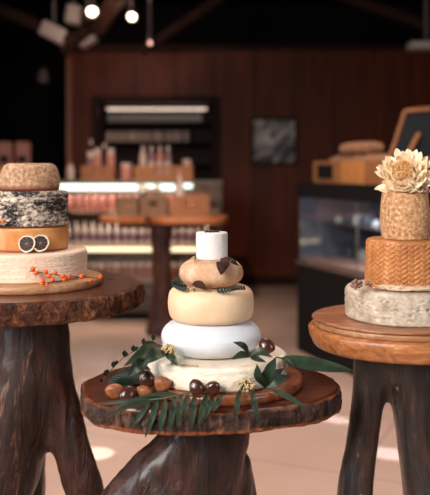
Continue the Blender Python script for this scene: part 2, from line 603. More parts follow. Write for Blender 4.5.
def smooth_path(pts, seg):
    if len(pts) == 2:
        return [pts[0].lerp(pts[1], i / seg) for i in range(seg + 1)]
    out = []
    q = [pts[0] * 2 - pts[1]] + pts + [pts[-1] * 2 - pts[-2]]
    m = len(pts) - 1
    for i in range(seg + 1):
        u = i / seg * m
        k = min(int(u), m - 1)
        t = u - k
        a, b, c, d = q[k:k + 4]
        out.append(.5 * ((2 * b) + (c - a) * t + (2 * a - 5 * b + 4 * c - d) * t * t + (3 * b - a - 3 * c + d) * t ** 3))
    return out


def thing(name, label, cat, loc, group=None):
    o = bpy.data.objects.new(name, None)
    o.empty_display_size = .05
    COL.objects.link(o)
    o.location = loc
    WORLD[o.name] = Vector(loc)
    return tag(o, label, cat, group)


def tag(o, label, cat, group=None):
    o['label'] = label
    o['category'] = cat
    if group:
        o['group'] = group
    return o


def struct(mb, name, mat, smooth=False):
    o = mb.build(name, mat, smooth=smooth)
    o['kind'] = 'structure'
    return o


def dup(root, loc, label=None, group=None):
    r = root.copy()
    COL.objects.link(r)
    r.location = loc
    WORLD[r.name] = Vector(loc)
    if label:
        r['label'] = label
    if group:
        r['group'] = group
    for ch in list(root.children):
        c = ch.copy()
        COL.objects.link(c)
        c.parent = r
        for g in list(ch.children):
            d = g.copy()
            COL.objects.link(d)
            d.parent = c
    return r


# ---------------------------------------------------------------- camera
cd = bpy.data.cameras.new('camera')
cam = bpy.data.objects.new('camera', cd)
COL.objects.link(cam)
cam.location = (0, 0, CH)
cam.rotation_euler = (PI / 2, 0, 0)
cd.sensor_fit = 'HORIZONTAL'
cd.sensor_width = 24
cd.lens = F / 430 * 24
cd.shift_y = -(247.5 - HZ) / 430
cd.clip_start = .05
cd.dof.use_dof = True
cd.dof.focus_distance = 1.71
cd.dof.aperture_fstop = 2.2
S.camera = cam

# ---------------------------------------------------------------- the room
struct(MB().box((0, 4.5, -.05), (9, 12, .1)), 'floor', 'floor')
struct(MB().box((0, 4.5, 3.25), (9, 12, .1)), 'ceiling', 'ceil')
struct(MB().box((0, 9.6, 1.6), (9, .1, 3.2)), 'wall_back', 'black')
struct(MB().box((-4.05, 5.3, 1.6), (.1, 8.6, 3.2)), 'wall_left', 'black')
WY = 8.5
k = WY / F
def wx(px): return (px - 215) * k
def wz(py): return CH - (py - HZ) * k
wall_top = wz(50)
nx0, nx1, nz0, nz1 = wx(98), wx(214), wz(198), wz(103)
w = MB()
WT = .12
def wallrect(x0, x1, z0, z1):
    w.box(((x0 + x1) / 2, WY + WT / 2, (z0 + z1) / 2), (x1 - x0, WT, z1 - z0))
xl, xr = wx(72), 3.9
wallrect(xl, nx0, 0, wall_top)
wallrect(nx1, xr, 0, wall_top)
wallrect(nx0, nx1, 0, nz0)
wallrect(nx0, nx1, nz1, wall_top)
struct(w, 'wall_back_panelled', 'panel')
struct(MB().box((xl - .025, WY + .04, wall_top / 2), (.055, .2, wall_top), bev=.006), 'trim_1', 'panel_trim')
struct(MB().box(((xl + xr) / 2, WY + .03, wall_top + .02), (xr - xl, .2, .05), bev=.006), 'trim_2', 'darkframe')
struct(MB().box(((nx1 + xr) / 2, WY - .012, .05), (xr - nx1, .024, .1)), 'baseboard_back', 'darkframe')
struct(MB().box((3.95, 6.2, 1.6), (.1, 6.6, 3.2)), 'wall_right', 'panel')
# the lit recess in the wall
nb = MB()
D = .45
nb.box(((nx0 + nx1) / 2, WY + D + WT, (nz0 + nz1) / 2), (nx1 - nx0 + .1, .03, nz1 - nz0 + .1))
for x in (nx0 - .015, nx1 + .015):
    nb.box((x, WY + WT + D / 2, (nz0 + nz1) / 2), (.03, D, nz1 - nz0 + .06))
for z in (nz0 - .015, nz1 + .015):
    nb.box(((nx0 + nx1) / 2, WY + WT + D / 2, z), (nx1 - nx0, D, .03))
struct(nb, 'wall_back_recess', 'niche')
fr = MB()
fw = .07
for x in (nx0 - fw / 2, nx1 + fw / 2):
    fr.box((x, WY - .015, (nz0 + nz1) / 2), (fw, .05, nz1 - nz0 + 2 * fw), bev=.006)
for z in (nz0 - fw / 2, nz1 + fw / 2):
    fr.box(((nx0 + nx1) / 2, WY - .015, z), (nx1 - nx0, .05, fw), bev=.006)
struct(fr, 'trim_3', 'darkframe')
# roof timbers in front of the black ceiling
def beam(a, b, wd, name, label):
    a, b = Vector(a), Vector(b)
    d = (b - a)
    L = d.length
    x = d.normalized()
    y = Vector((0, 1, 0))
    z = x.cross(y).normalized()
    y = z.cross(x)
    m = Matrix((x, y, z)).transposed()
    o = MB().box((a + b) / 2, (L, wd, wd), mtx=m, bev=.008).build(name, 'beam', origin=(a + b) / 2, smooth=False)
    o['kind'] = 'structure'
    return o
beam(P(62, 52, 7.2), P(146, -18, 7.2), .11, 'trim_4', '')
beam(P(140, 52, 7.6), P(235, -12, 7.6), .09, 'trim_5', '')
beam(P(98, 30, 6.9), P(122, -12, 6.4), .12, 'trim_6', '')
beam(P(-20, 2, 7.0), P(75, 40, 7.0), .10, 'trim_7', '')
beam(P(330, -8, 7.4), P(450, 34, 7.4), .09, 'trim_8', '')

# ---------------------------------------------------------------- ceiling lamps
def spotlamp(px, py, Y, r, label, tilt=.5):
    c = P(px, py, Y)
    t = thing('ceiling_spotlight', label, 'spotlight', c, 'spotlights under the roof timbers')
    d = Vector((.12, -.75, -.65)).normalized()
    m = Vector((0, 0, -1)).rotation_difference(d).to_matrix()
    MB().lathe(c - d * .002, [(0, .14), (r * .7, .14), (r * 1.15, .1), (r * 1.35, 0), (r * 1.3, -.004), (r * 1.1, .02), (0, .03)], 24, m).build('lamp_body', 'fix', t)
    MB().lathe(c, [(0, .012), (r, .01), (r * .8, -.012), (0, -.02)], 20, m).build('bulb', 'spot', t.children[0])
    MB().tube([c - d * .07, c - d * .07 + Vector((0, .01, 3.2 - c.z - .03))], .012, 8).build('stem', 'fix', t)
    return t
spotlamp(92, 12, 6.5, .036, 'brighter ceiling spotlight, leftmost of those glowing under the roof timbers')
spotlamp(132, 17, 6.7, .030, 'glowing ceiling spotlight just right of the brightest one')
t = spotlamp(150, 43, 7.4, .016, 'small dim ceiling spotlight low beside the panelled wall top')
for ch in t.children:
    for b_ in ch.children:
        b_.data.materials[0] = m_emit('dim_bulb', (255, 190, 170), 2.5)
# grey duct boxes and sensor up in the dark
def duct(px, py, Y, dx, dz, rot, label, name='duct_box'):
    c = P(px, py, Y)
    m = Matrix.Rotation(rot, 3, 'Y')
    t = thing(name, label, 'ceiling box', c)
    MB().box(c, (dx, .18, dz), mtx=m, bev=.01).build('housing', 'palebox', t, smooth=False)
    MB().box(c + m @ Vector((0, -.095, -dz * .1)), (dx * .7, .012, dz * .5), mtx=m, bev=.003).build('grille', 'palebox', t.children[0], smooth=False)
    MB().tube([c + Vector((0, 0, dz * .3)), Vector((c.x, c.y, 3.2))], .012, 8).build('hanger_rod', 'fix', t)
duct(54, 33, 7.0, .22, .13, .45, 'tilted grey box hanging in the dark at the upper left')
duct(74, 15, 7.1, .12, .16, .15, 'small upright grey box hanging just left of the brightest spotlight')
duct(87, 39, 7.3, .16, .11, -.5, 'grey box tucked under the sloping beam at the wall corner')
c = P(43, 76, 8.6)
t = thing('pendant_lamp', 'small unlit grey pendant hanging in the dark left of the panelled wall', 'lamp', c)
MB().lathe(c, [(0, -.06), (.05, -.07), (.06, -.02), (.045, .05), (.02, .075), (0, .08)], 20).build('lamp_shade', 'fix', t)
MB().tube([c + Vector((0, 0, .07)), Vector((c.x, c.y, 3.2))], .006, 6).build('cord', 'slate', t)
c = P(427, 46, 7.0)
duct(426, 46, 7.0, .3, .07, .0, 'long grey box under the dark ceiling at the far right')

# ---------------------------------------------------------------- live-edge slabs
def outline(cx, cy, rx, ry, seed, irr, ex=2.0, n=144, skew=0):
    out = []
    for i in range(n):
        a = 2 * PI * i / n
        ca, sa = math.cos(a), math.sin(a)
        r = (abs(ca) ** ex + abs(sa) ** ex) ** (-1 / ex)
        nz = noise.noise(Vector((ca * 1.6 + seed, sa * 1.6, seed * .7))) * irr + noise.noise(Vector((ca * 5 + seed, sa * 5, 3))) * irr * .25
        x, y = rx * r * ca * (1 + nz), ry * r * sa * (1 + nz)
        out.append((cx + x, cy + y + skew * x))
    return out


def slab_mesh(ol, cx, cy, z0, z1, ch=.004, under=0.0):
    mb = MB()
    n = len(ol)
    rows = []
    vs = []
    def row(f, z):
        rows.append(len(vs))
        for x, y in ol:
            vs.append(Vector((cx + (x - cx) * f, cy + (y - cy) * f, z)))
    for f in (.25, .5, .75, .93):
        row(f, z1)
    e = ch / abs(ol[0][0] - cx)
    row(1 - e, z1)
    row(1, z1 - ch)
    if under:
        row(1 - under * .25, z1 - (z1 - z0) * .45)
    row(1 - under - e * .2, z0 + ch)
    row(1 - under - e, z0)
    row(.5, z0)
    fs = []
    for a, b in zip(rows, rows[1:]):
        for i in range(n):
            j = (i + 1) % n
            fs.append((a + i, a + j, b + j, b + i))
    vs.append(Vector((cx, cy, z1)))
    vs.append(Vector((cx, cy, z0)))
    for i in range(n):
        j = (i + 1) % n
        fs.append((rows[0] + j, rows[0] + i, len(vs) - 2))
        fs.append((rows[-1] + i, rows[-1] + j, len(vs) - 1))
    return mb.add(vs, fs)


def bark_mesh(ol, cx, cy, z0, z1, amp, seed, rows=9, top_in=.012, sub=3):
    """shell of bark round the slab edge"""
    n0 = len(ol)
    pts = []
    for i in range(n0):
        a, b = Vector((*ol[i], 0)), Vector((*ol[(i + 1) % n0], 0))
        for q in range(sub):
            pts.append(a.lerp(b, q / sub))
    n = len(pts)
    C = Vector((cx, cy, 0))
    vs, fs = [], []
    for r in range(rows):
        t = r / (rows - 1)
        z = z1 + (z0 - z1) * t
        for p in pts:
            d = (p - C).normalized()
            q = Vector((p.x * 9, p.y * 9, z * 9 + seed))
            qs = Vector((q.x, q.y, q.z * .7))
            nz = noise.noise(q * 2.0) * .55 + noise.noise(qs * 5) * .32 + noise.noise(q * 12) * .34
            bul = math.sin(PI * t) * .35
            off = amp * (nz + .55 + bul)
            pp = p + d * max(off, .0008)
            edge = 1 if 0 < r < rows - 1 else .35
            zz = z + (noise.noise(q * 4) * amp * .5 if edge == 1 else noise.noise(q * 3) * amp * .35)
            if edge != 1:
                pp = p + d * max(off, .0008) * .5
            vs.append(Vector((pp.x, pp.y, zz)))
    # inner wall
    for z in (z0, z1):
        for p in pts:
            d = (p - C)
            pp = C + d * (1 - top_in)
            vs.append(Vector((pp.x, pp.y, z)))
    R = rows + 2
    for r in range(R):
        a, b = r * n, ((r + 1) % R) * n
        for i in range(n):
            j = (i + 1) % n
            fs.append((a + i, a + j, b + j, b + i))
    return MB().add(vs, fs)


def rooty(tubes, vox, name, mat, parent, amp=.006, seed=0, cut_top=None):
    """several tapering limbs fused into one organic trunk"""
    mb = MB()
    for tb in tubes:
        pts = smooth_path([Vector(q[:3]) for q in tb], 24)
        rr = smooth_path([Vector((q[3], 0, 0)) for q in tb], 24)
        mb.tube(pts, [r.x for r in rr], 20)
    tmp = mb.build('tmp', mat, parent)
    md = tmp.modifiers.new('r', 'REMESH')
    md.mode = 'VOXEL'
    md.voxel_size = vox
    sm = tmp.modifiers.new('s', 'SMOOTH')
    sm.iterations = 14
    sm.factor = .5
    dg = bpy.context.evaluated_depsgraph_get()
    me = bpy.data.meshes.new_from_object(tmp.evaluated_get(dg))
    me.name = name
    nn = [v.normal.copy() for v in me.vertices]
    off = WORLD[parent.name]
    for v, q in zip(me.vertices, nn):
        p = v.co
        a = Vector((p.x * 11 + seed, p.y * 11, p.z * 2.2))
        d = noise.noise(a) * 1.0 + noise.noise(a * 2.3) * .7 + noise.noise(Vector((p.x, p.y, p.z * .4)) * 60) * .3
        v.co = p + q * d * amp
        wz_ = v.co.z + off.z
        if cut_top is not None and wz_ > cut_top:
            v.co.z = cut_top - off.z
        if wz_ < .0:
            v.co.z = -off.z
    me.materials.clear()
    me.materials.append(M[mat])
    for p in me.polygons:
        p.use_smooth = True
    ob = bpy.data.objects.new(name, me)
    COL.objects.link(ob)
    ob.parent = parent
    WORLD[ob.name] = off.copy()
    tm = tmp.data
    bpy.data.objects.remove(tmp)
    bpy.data.meshes.remove(tm)
    return ob


# left table
LX, LY = -.475, 2.0
LTOP = .96
t = thing('rustic_table', 'table with a thick round bark-edged slab on a brown forked root, carrying the berry-trimmed cake', 'table', (LX, LY, 0))
ol = outline(LX, LY, .286, .286, 1.3, .035)
slab_mesh(ol, LX, LY, LTOP - .047, LTOP).build('tabletop', 'slab_dark', t)
bark_mesh(ol, LX, LY, LTOP - .05, LTOP - .001, .0115, 4, sub=5, rows=15).build('bark_edge', 'bark_left', t)['label'] = 'dark rough bark edge'
rooty([
    [(-.455, 2, .915, .08), (-.46, 2, .8, .084), (-.475, 2, .68, .09), (-.515, 1.99, .5, .08), (-.56, 1.97, .25, .066), (-.6, 1.95, 0, .08)],
    [(-.435, 2, .86, .065), (-.405, 2, .69, .064), (-.36, 1.99, .56, .052), (-.316, 1.985, .43, .047), (-.27, 1.98, .2, .042), (-.24, 1.98, 0, .055)],
    [(-.47, 2.03, .8, .06), (-.5, 2.1, .45, .05), (-.52, 2.2, 0, .055)]],
    .009, 'root_pedestal', 'trunk_left', t, .009, 1, LTOP - .047)

# middle table
CX, CY = -.013, 1.75
CTOP = .78
t = thing('rustic_table', 'low table with oblong bark-edged slab on a leaning root, carrying the leaf-trimmed cake', 'table', (CX, CY, 0))
ol = outline(CX, CY, .274, .203, 5.1, .05, 2.25, skew=.03)
slab_mesh(ol, CX, CY, CTOP - .042, CTOP).build('tabletop', 'slab_mid', t)
bark_mesh(ol, CX, CY, CTOP - .046, CTOP - .004, .0105, 9, sub=5, rows=14).build('bark_edge', 'bark_mid', t)['label'] = 'charred dark bark edge'
rooty([
    [(.0, 1.76, .74, .09), (-.005, 1.75, .67, .078), (-.028, 1.75, .534, .08), (-.02, 1.76, .3, .08), (0, 1.77, 0, .1)],
    [(-.03, 1.745, .70, .068), (-.078, 1.74, .632, .064), (-.215, 1.72, .492, .058), (-.265, 1.71, .33, .05), (-.285, 1.7, 0, .06)],
    [(-.06, 1.745, .62, .07), (-.12, 1.73, .5, .07), (-.12, 1.73, .40, .055)],
    [(.02, 1.78, .6, .06), (.08, 1.9, .3, .05), (.1, 1.98, 0, .055)]],
    .009, 'root_pedestal', 'trunk_mid', t, .008, 6, CTOP - .042)

# right table
RX, RY = .439, 1.85
RTOP = .887
t = thing('rustic_table', 'table with a smooth barkless amber slab on glossy black forked legs', 'table', (RX, RY, 0))
ol = outline(RX, RY, .222, .2, 8.7, .02)
slab_mesh(ol, RX, RY, RTOP - .047, RTOP, .006, .045).build('tabletop', 'slab_orange', t, smooth=60)
rooty([
    [(.376, 1.85, .845, .055), (.3555, 1.85, .72, .041), (.338, 1.845, .6, .039), (.3205, 1.84, .494, .041), (.29, 1.83, .2, .04), (.275, 1.82, 0, .05)],
    [(.445, 1.85, .845, .07), (.470, 1.85, .713, .064), (.489, 1.85, .55, .061), (.4946, 1.85, .45, .06), (.51, 1.84, 0, .07)],
    [(.38, 1.85, .80, .05), (.45, 1.85, .80, .06)],
    [(.46, 1.9, .845, .05), (.54, 1.98, .5, .045), (.57, 2.06, 0, .05)]],
    .008, 'root_legs', 'trunk_right', t, .004, 3, RTOP - .047)


# ---------------------------------------------------------------- serving boards
def disc_board(name, label, cx, cy, rx, ry, z0, z1, mat, edge=None, seed=0, irr=.008):
    ol = outline(cx, cy, rx, ry, seed, irr)
    if edge is None:
        o = slab_mesh(ol, cx, cy, z0, z1, .004).build(name, mat, origin=(cx, cy, z0), smooth=60)
        return tag(o, label, 'board')
    t = thing(name, label, 'board', (cx, cy, z0))
    zm = z1 - .006
    slab_mesh(ol, cx, cy, zm, z1, .002).build('board_top', mat, t, smooth=60)
    ol2 = outline(cx, cy, rx * .985, ry * .985, seed, irr)
    slab_mesh(ol2, cx, cy, z0, zm, .003).build('underside', edge, t, smooth=60)
    return t
LB = disc_board('serving_board', 'round brown wooden board under the stack with dried citrus slices', -.465, 2.0, .183, .183, LTOP, LTOP + .02, 'board_pale', seed=2)
CB = disc_board('serving_board', 'reddish wooden board under the leaf-trimmed cake on the low middle table', .018, 1.75, .172, .18, CTOP, CTOP + .02, 'board_red', seed=4)
RB = disc_board('serving_board', 'wide wooden board with a pale chamfered edge on the smooth amber table', RX, RY, .213, .19, RTOP, RTOP + .02, 'board_dark', 'board_pale', 6)


# ---------------------------------------------------------------- cheese wheels
def fillet(r, z0, z1, rb, rt, bulge=0, n=6, m=10, rtop=None, drop=0):
    """profile of a wheel: rb / rt edge radii below and above"""
    rtop = r if rtop is None else rtop
    H = z1 - z0
    prof = [(0, z0), (r * .5, z0)]
    def wall(z):
        t = (z - z0) / H
        return r + (rtop - r) * t + bulge * math.sin(PI * t)
    for i in range(n + 1):
        a = PI / 2 * i / n
        z = z0 + rb * (1 - math.cos(a))
        prof.append((wall(z) - rb * (1 - math.sin(a)), z))
    for i in range(1, m):
        z = z0 + rb + (H - rb - rt) * i / m
        prof.append((wall(z), z))
    for i in range(n + 1):
        a = PI / 2 * i / n
        z = z1 - rt * (1 - math.sin(a))
        prof.append((wall(z) - rt * (1 - math.cos(a)), z))
    prof += [((rtop - rt) * .75, z1 - drop), ((rtop - rt) * .4, z1 - drop), (0, z1 - drop)]
    return prof


def wheel(label, c, prof, mat, seg=96, wob=.0, freq=4, seed=0, disp=None):
    z0 = prof[0][1]
    cx, cy = c
    def wb(a, r, z):
        nz = noise.noise(Vector((math.cos(a) * freq * .5 + seed, math.sin(a) * freq * .5, z * freq * 6)))
        d = nz * wob
        if disp and r > .02:
            d += disp(a, r, z)
        return r + d * min(1, r / .04), z
    mb = MB().lathe((cx, cy, 0), prof, seg, None, wb)
    o = mb.build('cheese_wheel', mat, origin=(cx, cy, z0), smooth=65)
    return tag(o, label, 'cheese')


def smooth01(a, b, x):
    t = max(0, min(1, (x - a) / (b - a)))
    return t * t * (3 - 2 * t)

# middle stack
zc = CTOP + .02
def folds(a, r, z):
    if r < .13:
        return 0
    q = Vector((a * 4.2, z * 42, 0))
    return .0022 * noise.noise(q) + .0014 * noise.noise(q * 2.6)
wheel('broad cream cheese wheel with a creased rind at the bottom of the leaf-trimmed stack', (.003, CY), fillet(.154, zc, zc + .048, .006, .009), 'c_base', 160, .001, 4, 1, folds)
wheel('smooth bright white rounded cheese wheel, second from the bottom of the leaf-trimmed stack', (-.009, CY), fillet(.097, zc + .048, zc + .120, .031, .031, .012), 'c_white', 110, .0012, 3, 2)
wheel('pale straw-coloured cheese wheel in the middle of the leaf-trimmed stack', (-.009, CY), fillet(.088, zc + .120, zc + .192, .012, .017, .006), 'c_cream', 110, .001, 3, 3)
wheel('rounded tan cheese with a dusty rind below the small white topmost cheese', (-.008, CY), fillet(.060, zc + .192, zc + .252, .024, .024, .01), 'c_tan', 100, .0016, 5, 4)
wheel('small chalk-white cylinder cheese crowning the leaf-trimmed stack', (-.007, CY), fillet(.0345, zc + .252, zc + .31, .002, .0035), 'c_chalk', 80, .0004, 5, 5)
# left stack
zl = LTOP + .02
LCX, LCY = -.465, 2.0
gq = random.Random(77)
glyphs = {}
def emboss(a, r, z):
    if r < .135:
        return 0
    t_ = (z - zl - .008) / .0135
    row = math.floor(t_)
    if row < 0 or row > 3:
        return 0
    x = (a + row * .03) * .141 / .0115
    col = math.floor(x)
    u, v = x - col, t_ - row
    g = glyphs.setdefault((row, col), gq.randrange(6))
    if not (.12 < u < .88 and .15 < v < .85):
        return 0
    h = 0
    if g in (0, 3) and u < .3: h = 1
    if g in (0, 4) and u > .7: h = 1
    if g in (1, 3) and v < .35: h = 1
    if g in (1, 4) and v > .65: h = 1
    if g == 2 and .2 < math.hypot(u - .5, v - .5) < .38: h = 1
    if g in (0, 3) and abs(v - .5) < .12: h = 1
    return .0010 * h
wheel('pale cream cheese wheel with a faintly embossed rind, lowest in the left stack', (LCX + .002, LCY), fillet(.141, zl, zl + .068, .004, .007, m=40), 'c_emboss', 520, .0008, 4, 6, emboss)
wheel('amber waxed cheese wheel with two dried citrus slices against it', (LCX, LCY), fillet(.0965, zl + .068, zl + .126, .005, .005), 'c_amber', 110, .0008, 4, 7)
def cloth(a, r, z):
    if r < .08:
        return 0
    return .0012 * math.sin(z * 420 + 1.5 * noise.noise(Vector((a * 3, z * 10, 0)))) + .0016 * noise.noise(Vector((a * 16, z * 180, 2)))
wheel('tall black-and-white ash-mottled cheese wheel in the left stack', (LCX, LCY), fillet(.0965, zl + .126, zl + .214, .004, .006, m=44), 'c_ash', 200, .001, 4, 8, cloth)
pr = fillet(.0725, zl + .214, zl + .282, .006, .012, .006, rtop=.062, m=16)
wheel('speckled brown cheese with sloping sides on top of the left stack', (LCX + .002, LCY), pr, 'c_brown', 110, .0015, 5, 9)
# right stack
zr = RTOP + .02
dim = [(rnd.uniform(0, 2 * PI), zr + .012 + .048 * rnd.random(), rnd.uniform(.0035, .0075)) for _ in range(190)]
def dimple(a, r, z):
    if r < .12:
        return 0
    d = .0009 * noise.noise(Vector((a * 22 + z * 160, z * 60 - a * 8, 0)))
    for (da, dz, s) in dim:
        u = ((a - da + PI) % (2 * PI) - PI) * .137
        q = math.hypot(u, z - dz) / s
        if q < 1.2:
            d -= .0026 * (1 - smooth01(.3, 1, q)) - .0012 * math.exp(-((q - .95) / .15) ** 2)
    return d
wheel('wide grey-beige dimpled cheese wheel at the base of the flower-topped stack', (RX, RY), fillet(.136, zr, zr + .071, .006, .012, m=34), 'c_stone', 300, .001, 4, 10, dimple)
def weave(a, r, z):
    if r < .083:
        return 0
    cw = 2 * PI / 40
    kk = math.floor(a / cw)
    u = a / cw - kk
    sgn = 1 if kk % 2 else -1
    rh = .0108
    v = (z + sgn * (u - .5) * .0066) / rh + (.5 if kk % 2 else 0)
    s1 = abs(math.sin(PI * v)) ** .7
    edge = math.sin(PI * u) ** .35
    tt = smooth01(zr + .071, zr + .076, z) * (1 - smooth01(zr + .172, zr + .176, z))
    return .0038 * (s1 * (.35 + .65 * edge) - .75) * tt
wheel('amber cheese wheel with a woven basket-pattern rind in the flower-topped stack', (RX, RY), fillet(.0915, zr + .071, zr + .18, .003, .007, rtop=.088, m=72), 'c_woven', 520, 0, 4, 11, weave)
wheel('speckled golden-brown drum cheese directly under the big cream flower', (RX, RY), fillet(.052, zr + .18, zr + .288, .004, .006, .004, m=20), 'c_speck', 100, .0014, 6, 12)

# raised moulding marks (illegible ridges) pressed in the left base wheel are shallow bars in its rind
def arc_pt(cx, cy, r, a, z):
    return Vector((cx + r * math.cos(a), cy + r * math.sin(a), z))


# ---------------------------------------------------------------- leaves and sprigs (px, py, Y)
def sprig(name, label, cat, base, leaves, stems=(), leafmat='leaf', stemmat='greenstem', group=None, partname='leaf'):
    t = thing(name, label, cat, base, group)
    for s_ in stems:
        MB().tube(smooth_path([Vector(q) for q in s_[0]], 10), s_[1], 7).build('stem', stemmat, t)
    for lf in leaves:
        pts, wdt = lf[0], lf[1]
        kw = lf[2] if len(lf) > 2 else {}
        mt = kw.pop('mat', leafmat)
        nrm = kw.pop('nrm', (0, -.8, .6))
        MB().leaf(pts, wdt, nrm, **kw).build(partname, mt, t, smooth=True)
    return t

# big leaves, left of the middle cake
ZT = zc + .048
sprig('leaf_sprig', 'cluster of large dark green leaves at the left shoulder of the leaf-trimmed cake', 'leaves', P(166, 354, 1.66), [
    ([P(163, 345, 1.68), P(146, 352, 1.63), P(124, 366, 1.60)], .027, dict(fold=.2, nrm=(.2, -.7, .7))),
    ([P(166, 353, 1.65), P(156, 354, 1.60), P(143, 365, 1.585)], .030, dict(fold=.25, nrm=(.1, -.8, .6))),
    ([P(166, 354, 1.645), P(172, 358, 1.60), P(178, 366, 1.588)], .016, dict(nrm=(-.1, -.8, .6))),
    ([P(160, 349, 1.68), P(150, 345, 1.66), P(140, 348, 1.64)], .018, dict(mat='leaf_deep')),
    ([P(150, 358, 1.63), P(138, 366, 1.60), P(128, 377, 1.60)], .024, dict(mat='leaf_deep', nrm=(.3, -.7, .6))),
], [([P(168, 354, 1.66), P(160, 350, 1.66), P(146, 353, 1.645)], .0015)])
# round-leaved creeper behind it
lv = []
arc = [(153, 339), (148, 341), (143, 343), (138, 347), (133, 350), (128, 353), (124, 355), (118, 361), (113, 366), (109, 370), (105.5, 374.5), (103, 379)]
apts = [P(157, 344, 1.72)] + [P(x, y + 2, 1.71) for x, y in arc]
for i, (x, y) in enumerate(arc):
    s_ = 1 if i % 2 else -1
    a = P(x, y + 2, 1.71)
    b = P(x + (-3.2 if s_ > 0 else .8), y + (1 if s_ > 0 else -5.0), 1.705)
    lv.append(([a, b], .0085 + .002 * rnd.random(), dict(seg=6, peak=.55, mat='leaf_deep', nrm=(.1, -1, .2))))
sprig('creeper_sprig', 'thin creeper with tiny round dark leaves arching behind the large leaves', 'leaves', P(103, 381, 1.71), lv, [(apts, .0009)], 'leaf_deep')
# pleated palm fan
fan = []
hub = P(150, 384, 1.655)
for i in range(11):
    u = i / 10
    x = 106 + 32 * u * u + 4 * u
    y = 387 - 24 * u ** .8
    tip = P(x, y, 1.70 + .02 * u)
    mid = hub.lerp(tip, .5) + Vector((0, -.004, .006))
    fan.append(([hub, mid, tip], .013, dict(seg=8, peak=.6, fold=.4, nrm=(.1, -.7, .7))))
sprig('palm_fan', 'pleated dark palm fan lying behind the pile of chestnuts on the low slab', 'leaves', hub, fan, (), 'leaf_deep', partname='leaflet')

# palm frond in front
def front_edge(X):
    q = max(0, 1 - abs((X - CX) / .276) ** 2.2)
    return CY - .207 * q ** (1 / 2.2)
def drape(bx, by, tx, ty, w, bY=None):
    Xm = (bx - 215) / F * 1.57
    yf = front_edge(Xm) - .013
    b = P(bx, by, (bY if bY else max(1.575, yf + .03)))
    m1 = P(bx + (tx - bx) * .3, by + (ty - by) * .3, yf + .006)
    m2 = P(bx + (tx - bx) * .65, by + (ty - by) * .65, yf - .004)
    tp = P(tx, ty, yf - .004)
    return ([b, m1, m2, tp], w, dict(seg=14, peak=.42, fold=.18, nrm=(.15, -.9, .35), sharp=.8))
fl = [drape(158, 400, 145, 438, .0125), drape(166, 398, 159, 436, .0125), drape(175, 396, 169, 433, .012),
      drape(188, 394, 184, 419, .0125), drape(195, 394, 191, 431, .0125), drape(207, 394, 198, 425, .0135),
      drape(222, 395, 212, 412, .012), drape(213, 395, 205, 419, .012), drape(181, 395, 177, 428, .0115), drape(150, 401, 131, 428, .0115)]
def lie(pts, w, z, **kw):
    return ([on_plane(x, y, z) for x, y in pts], w, dict(dict(seg=12, peak=.45, fold=.12, nrm=(0, -.55, .85), sharp=.85), **kw))
fl += [lie([(172, 397), (140, 399), (112, 403), (96, 404)], .010, .787),
       lie([(165, 399), (150, 401), (125, 408), (100, 419)], .011, .790, nrm=(0, -.8, .6)),
       lie([(160, 400), (130, 403), (104, 411)], .009, .786),
       lie([(182, 395), (160, 394), (138, 397)], .010, .80)]
sprig('palm_frond', 'green palm frond draped over the front edge of the low middle slab', 'leaves', P(195, 393, 1.575), fl,
      [([P(205, 392.5, 1.575), P(188, 393, 1.572), P(165, 398, 1.575), P(140, 401, 1.585)], .0016)], 'palm', partname='leaflet')
fl = [drape(240, 391, 234, 419, .0125), drape(252, 391, 258, 423, .0125)]
sprig('palm_leaflets', 'pair of palm leaflets hanging below the dried flower head on the low slab', 'leaves', P(246, 391, 1.573), fl,
      [([P(238, 391, 1.573), P(246, 390, 1.575), P(254, 391, 1.573)], .0015)], 'palm', partname='leaflet')

# right-hand leaves of the middle cake
sprig('leaf_sprig', 'small dark leaves curling up against the white wheel at its lower right', 'leaves', P(249, 356, 1.645), [
    ([P(249, 354, 1.64), P(243, 346, 1.622), P(233, 342, 1.62)], .014, dict(fold=.3)),
    ([P(250, 356, 1.62), P(242, 355, 1.60), P(231, 359, 1.592)], .016, dict(fold=.25)),
    ([P(250, 356, 1.62), P(260, 352, 1.612), P(272, 357, 1.61)], .017, dict(fold=.3)),
    ([P(250, 357, 1.615), P(257, 359, 1.595), P(266, 362, 1.59)], .012, dict(fold=.2, mat='leaf_deep')),
], [([P(233, 359, 1.60), P(250, 356, 1.62), P(268, 352, 1.65)], .0012)])
sprig('leaf_sprig', 'upright fan of broad dark leaves at the right front of the bottom cream wheel', 'leaves', P(266, 388, 1.60), [
    ([P(266, 387, 1.60), P(259, 376, 1.585), P(257, 364, 1.585)], .019, dict(fold=.25, nrm=(-.4, -.9, .2))),
    ([P(267, 387, 1.60), P(269, 372, 1.60), P(276, 357, 1.61)], .025, dict(fold=.25, nrm=(.2, -.95, .2))),
    ([P(267, 388, 1.60), P(277, 380, 1.60), P(291, 376, 1.62)], .022, dict(fold=.2, nrm=(.1, -.8, .6))),
    ([P(267, 388, 1.60), P(274, 376, 1.605), P(284, 368, 1.62)], .018, dict(fold=.2, mat='leaf_deep', nrm=(.3, -.9, .4))),
    ([P(270, 389, 1.595), P(288, 397, 1.575), P(309, 410, 1.56)], .013, dict(fold=.1, nrm=(0, -.7, .7), mat='palm')),
    ([P(266, 388, 1.60), P(262, 381, 1.59), P(263, 371, 1.587)], .012, dict(fold=.3, mat='leaf_deep')),
], [([P(264, 392, 1.595), P(268, 386, 1.60), P(271, 375, 1.61)], .0014)])
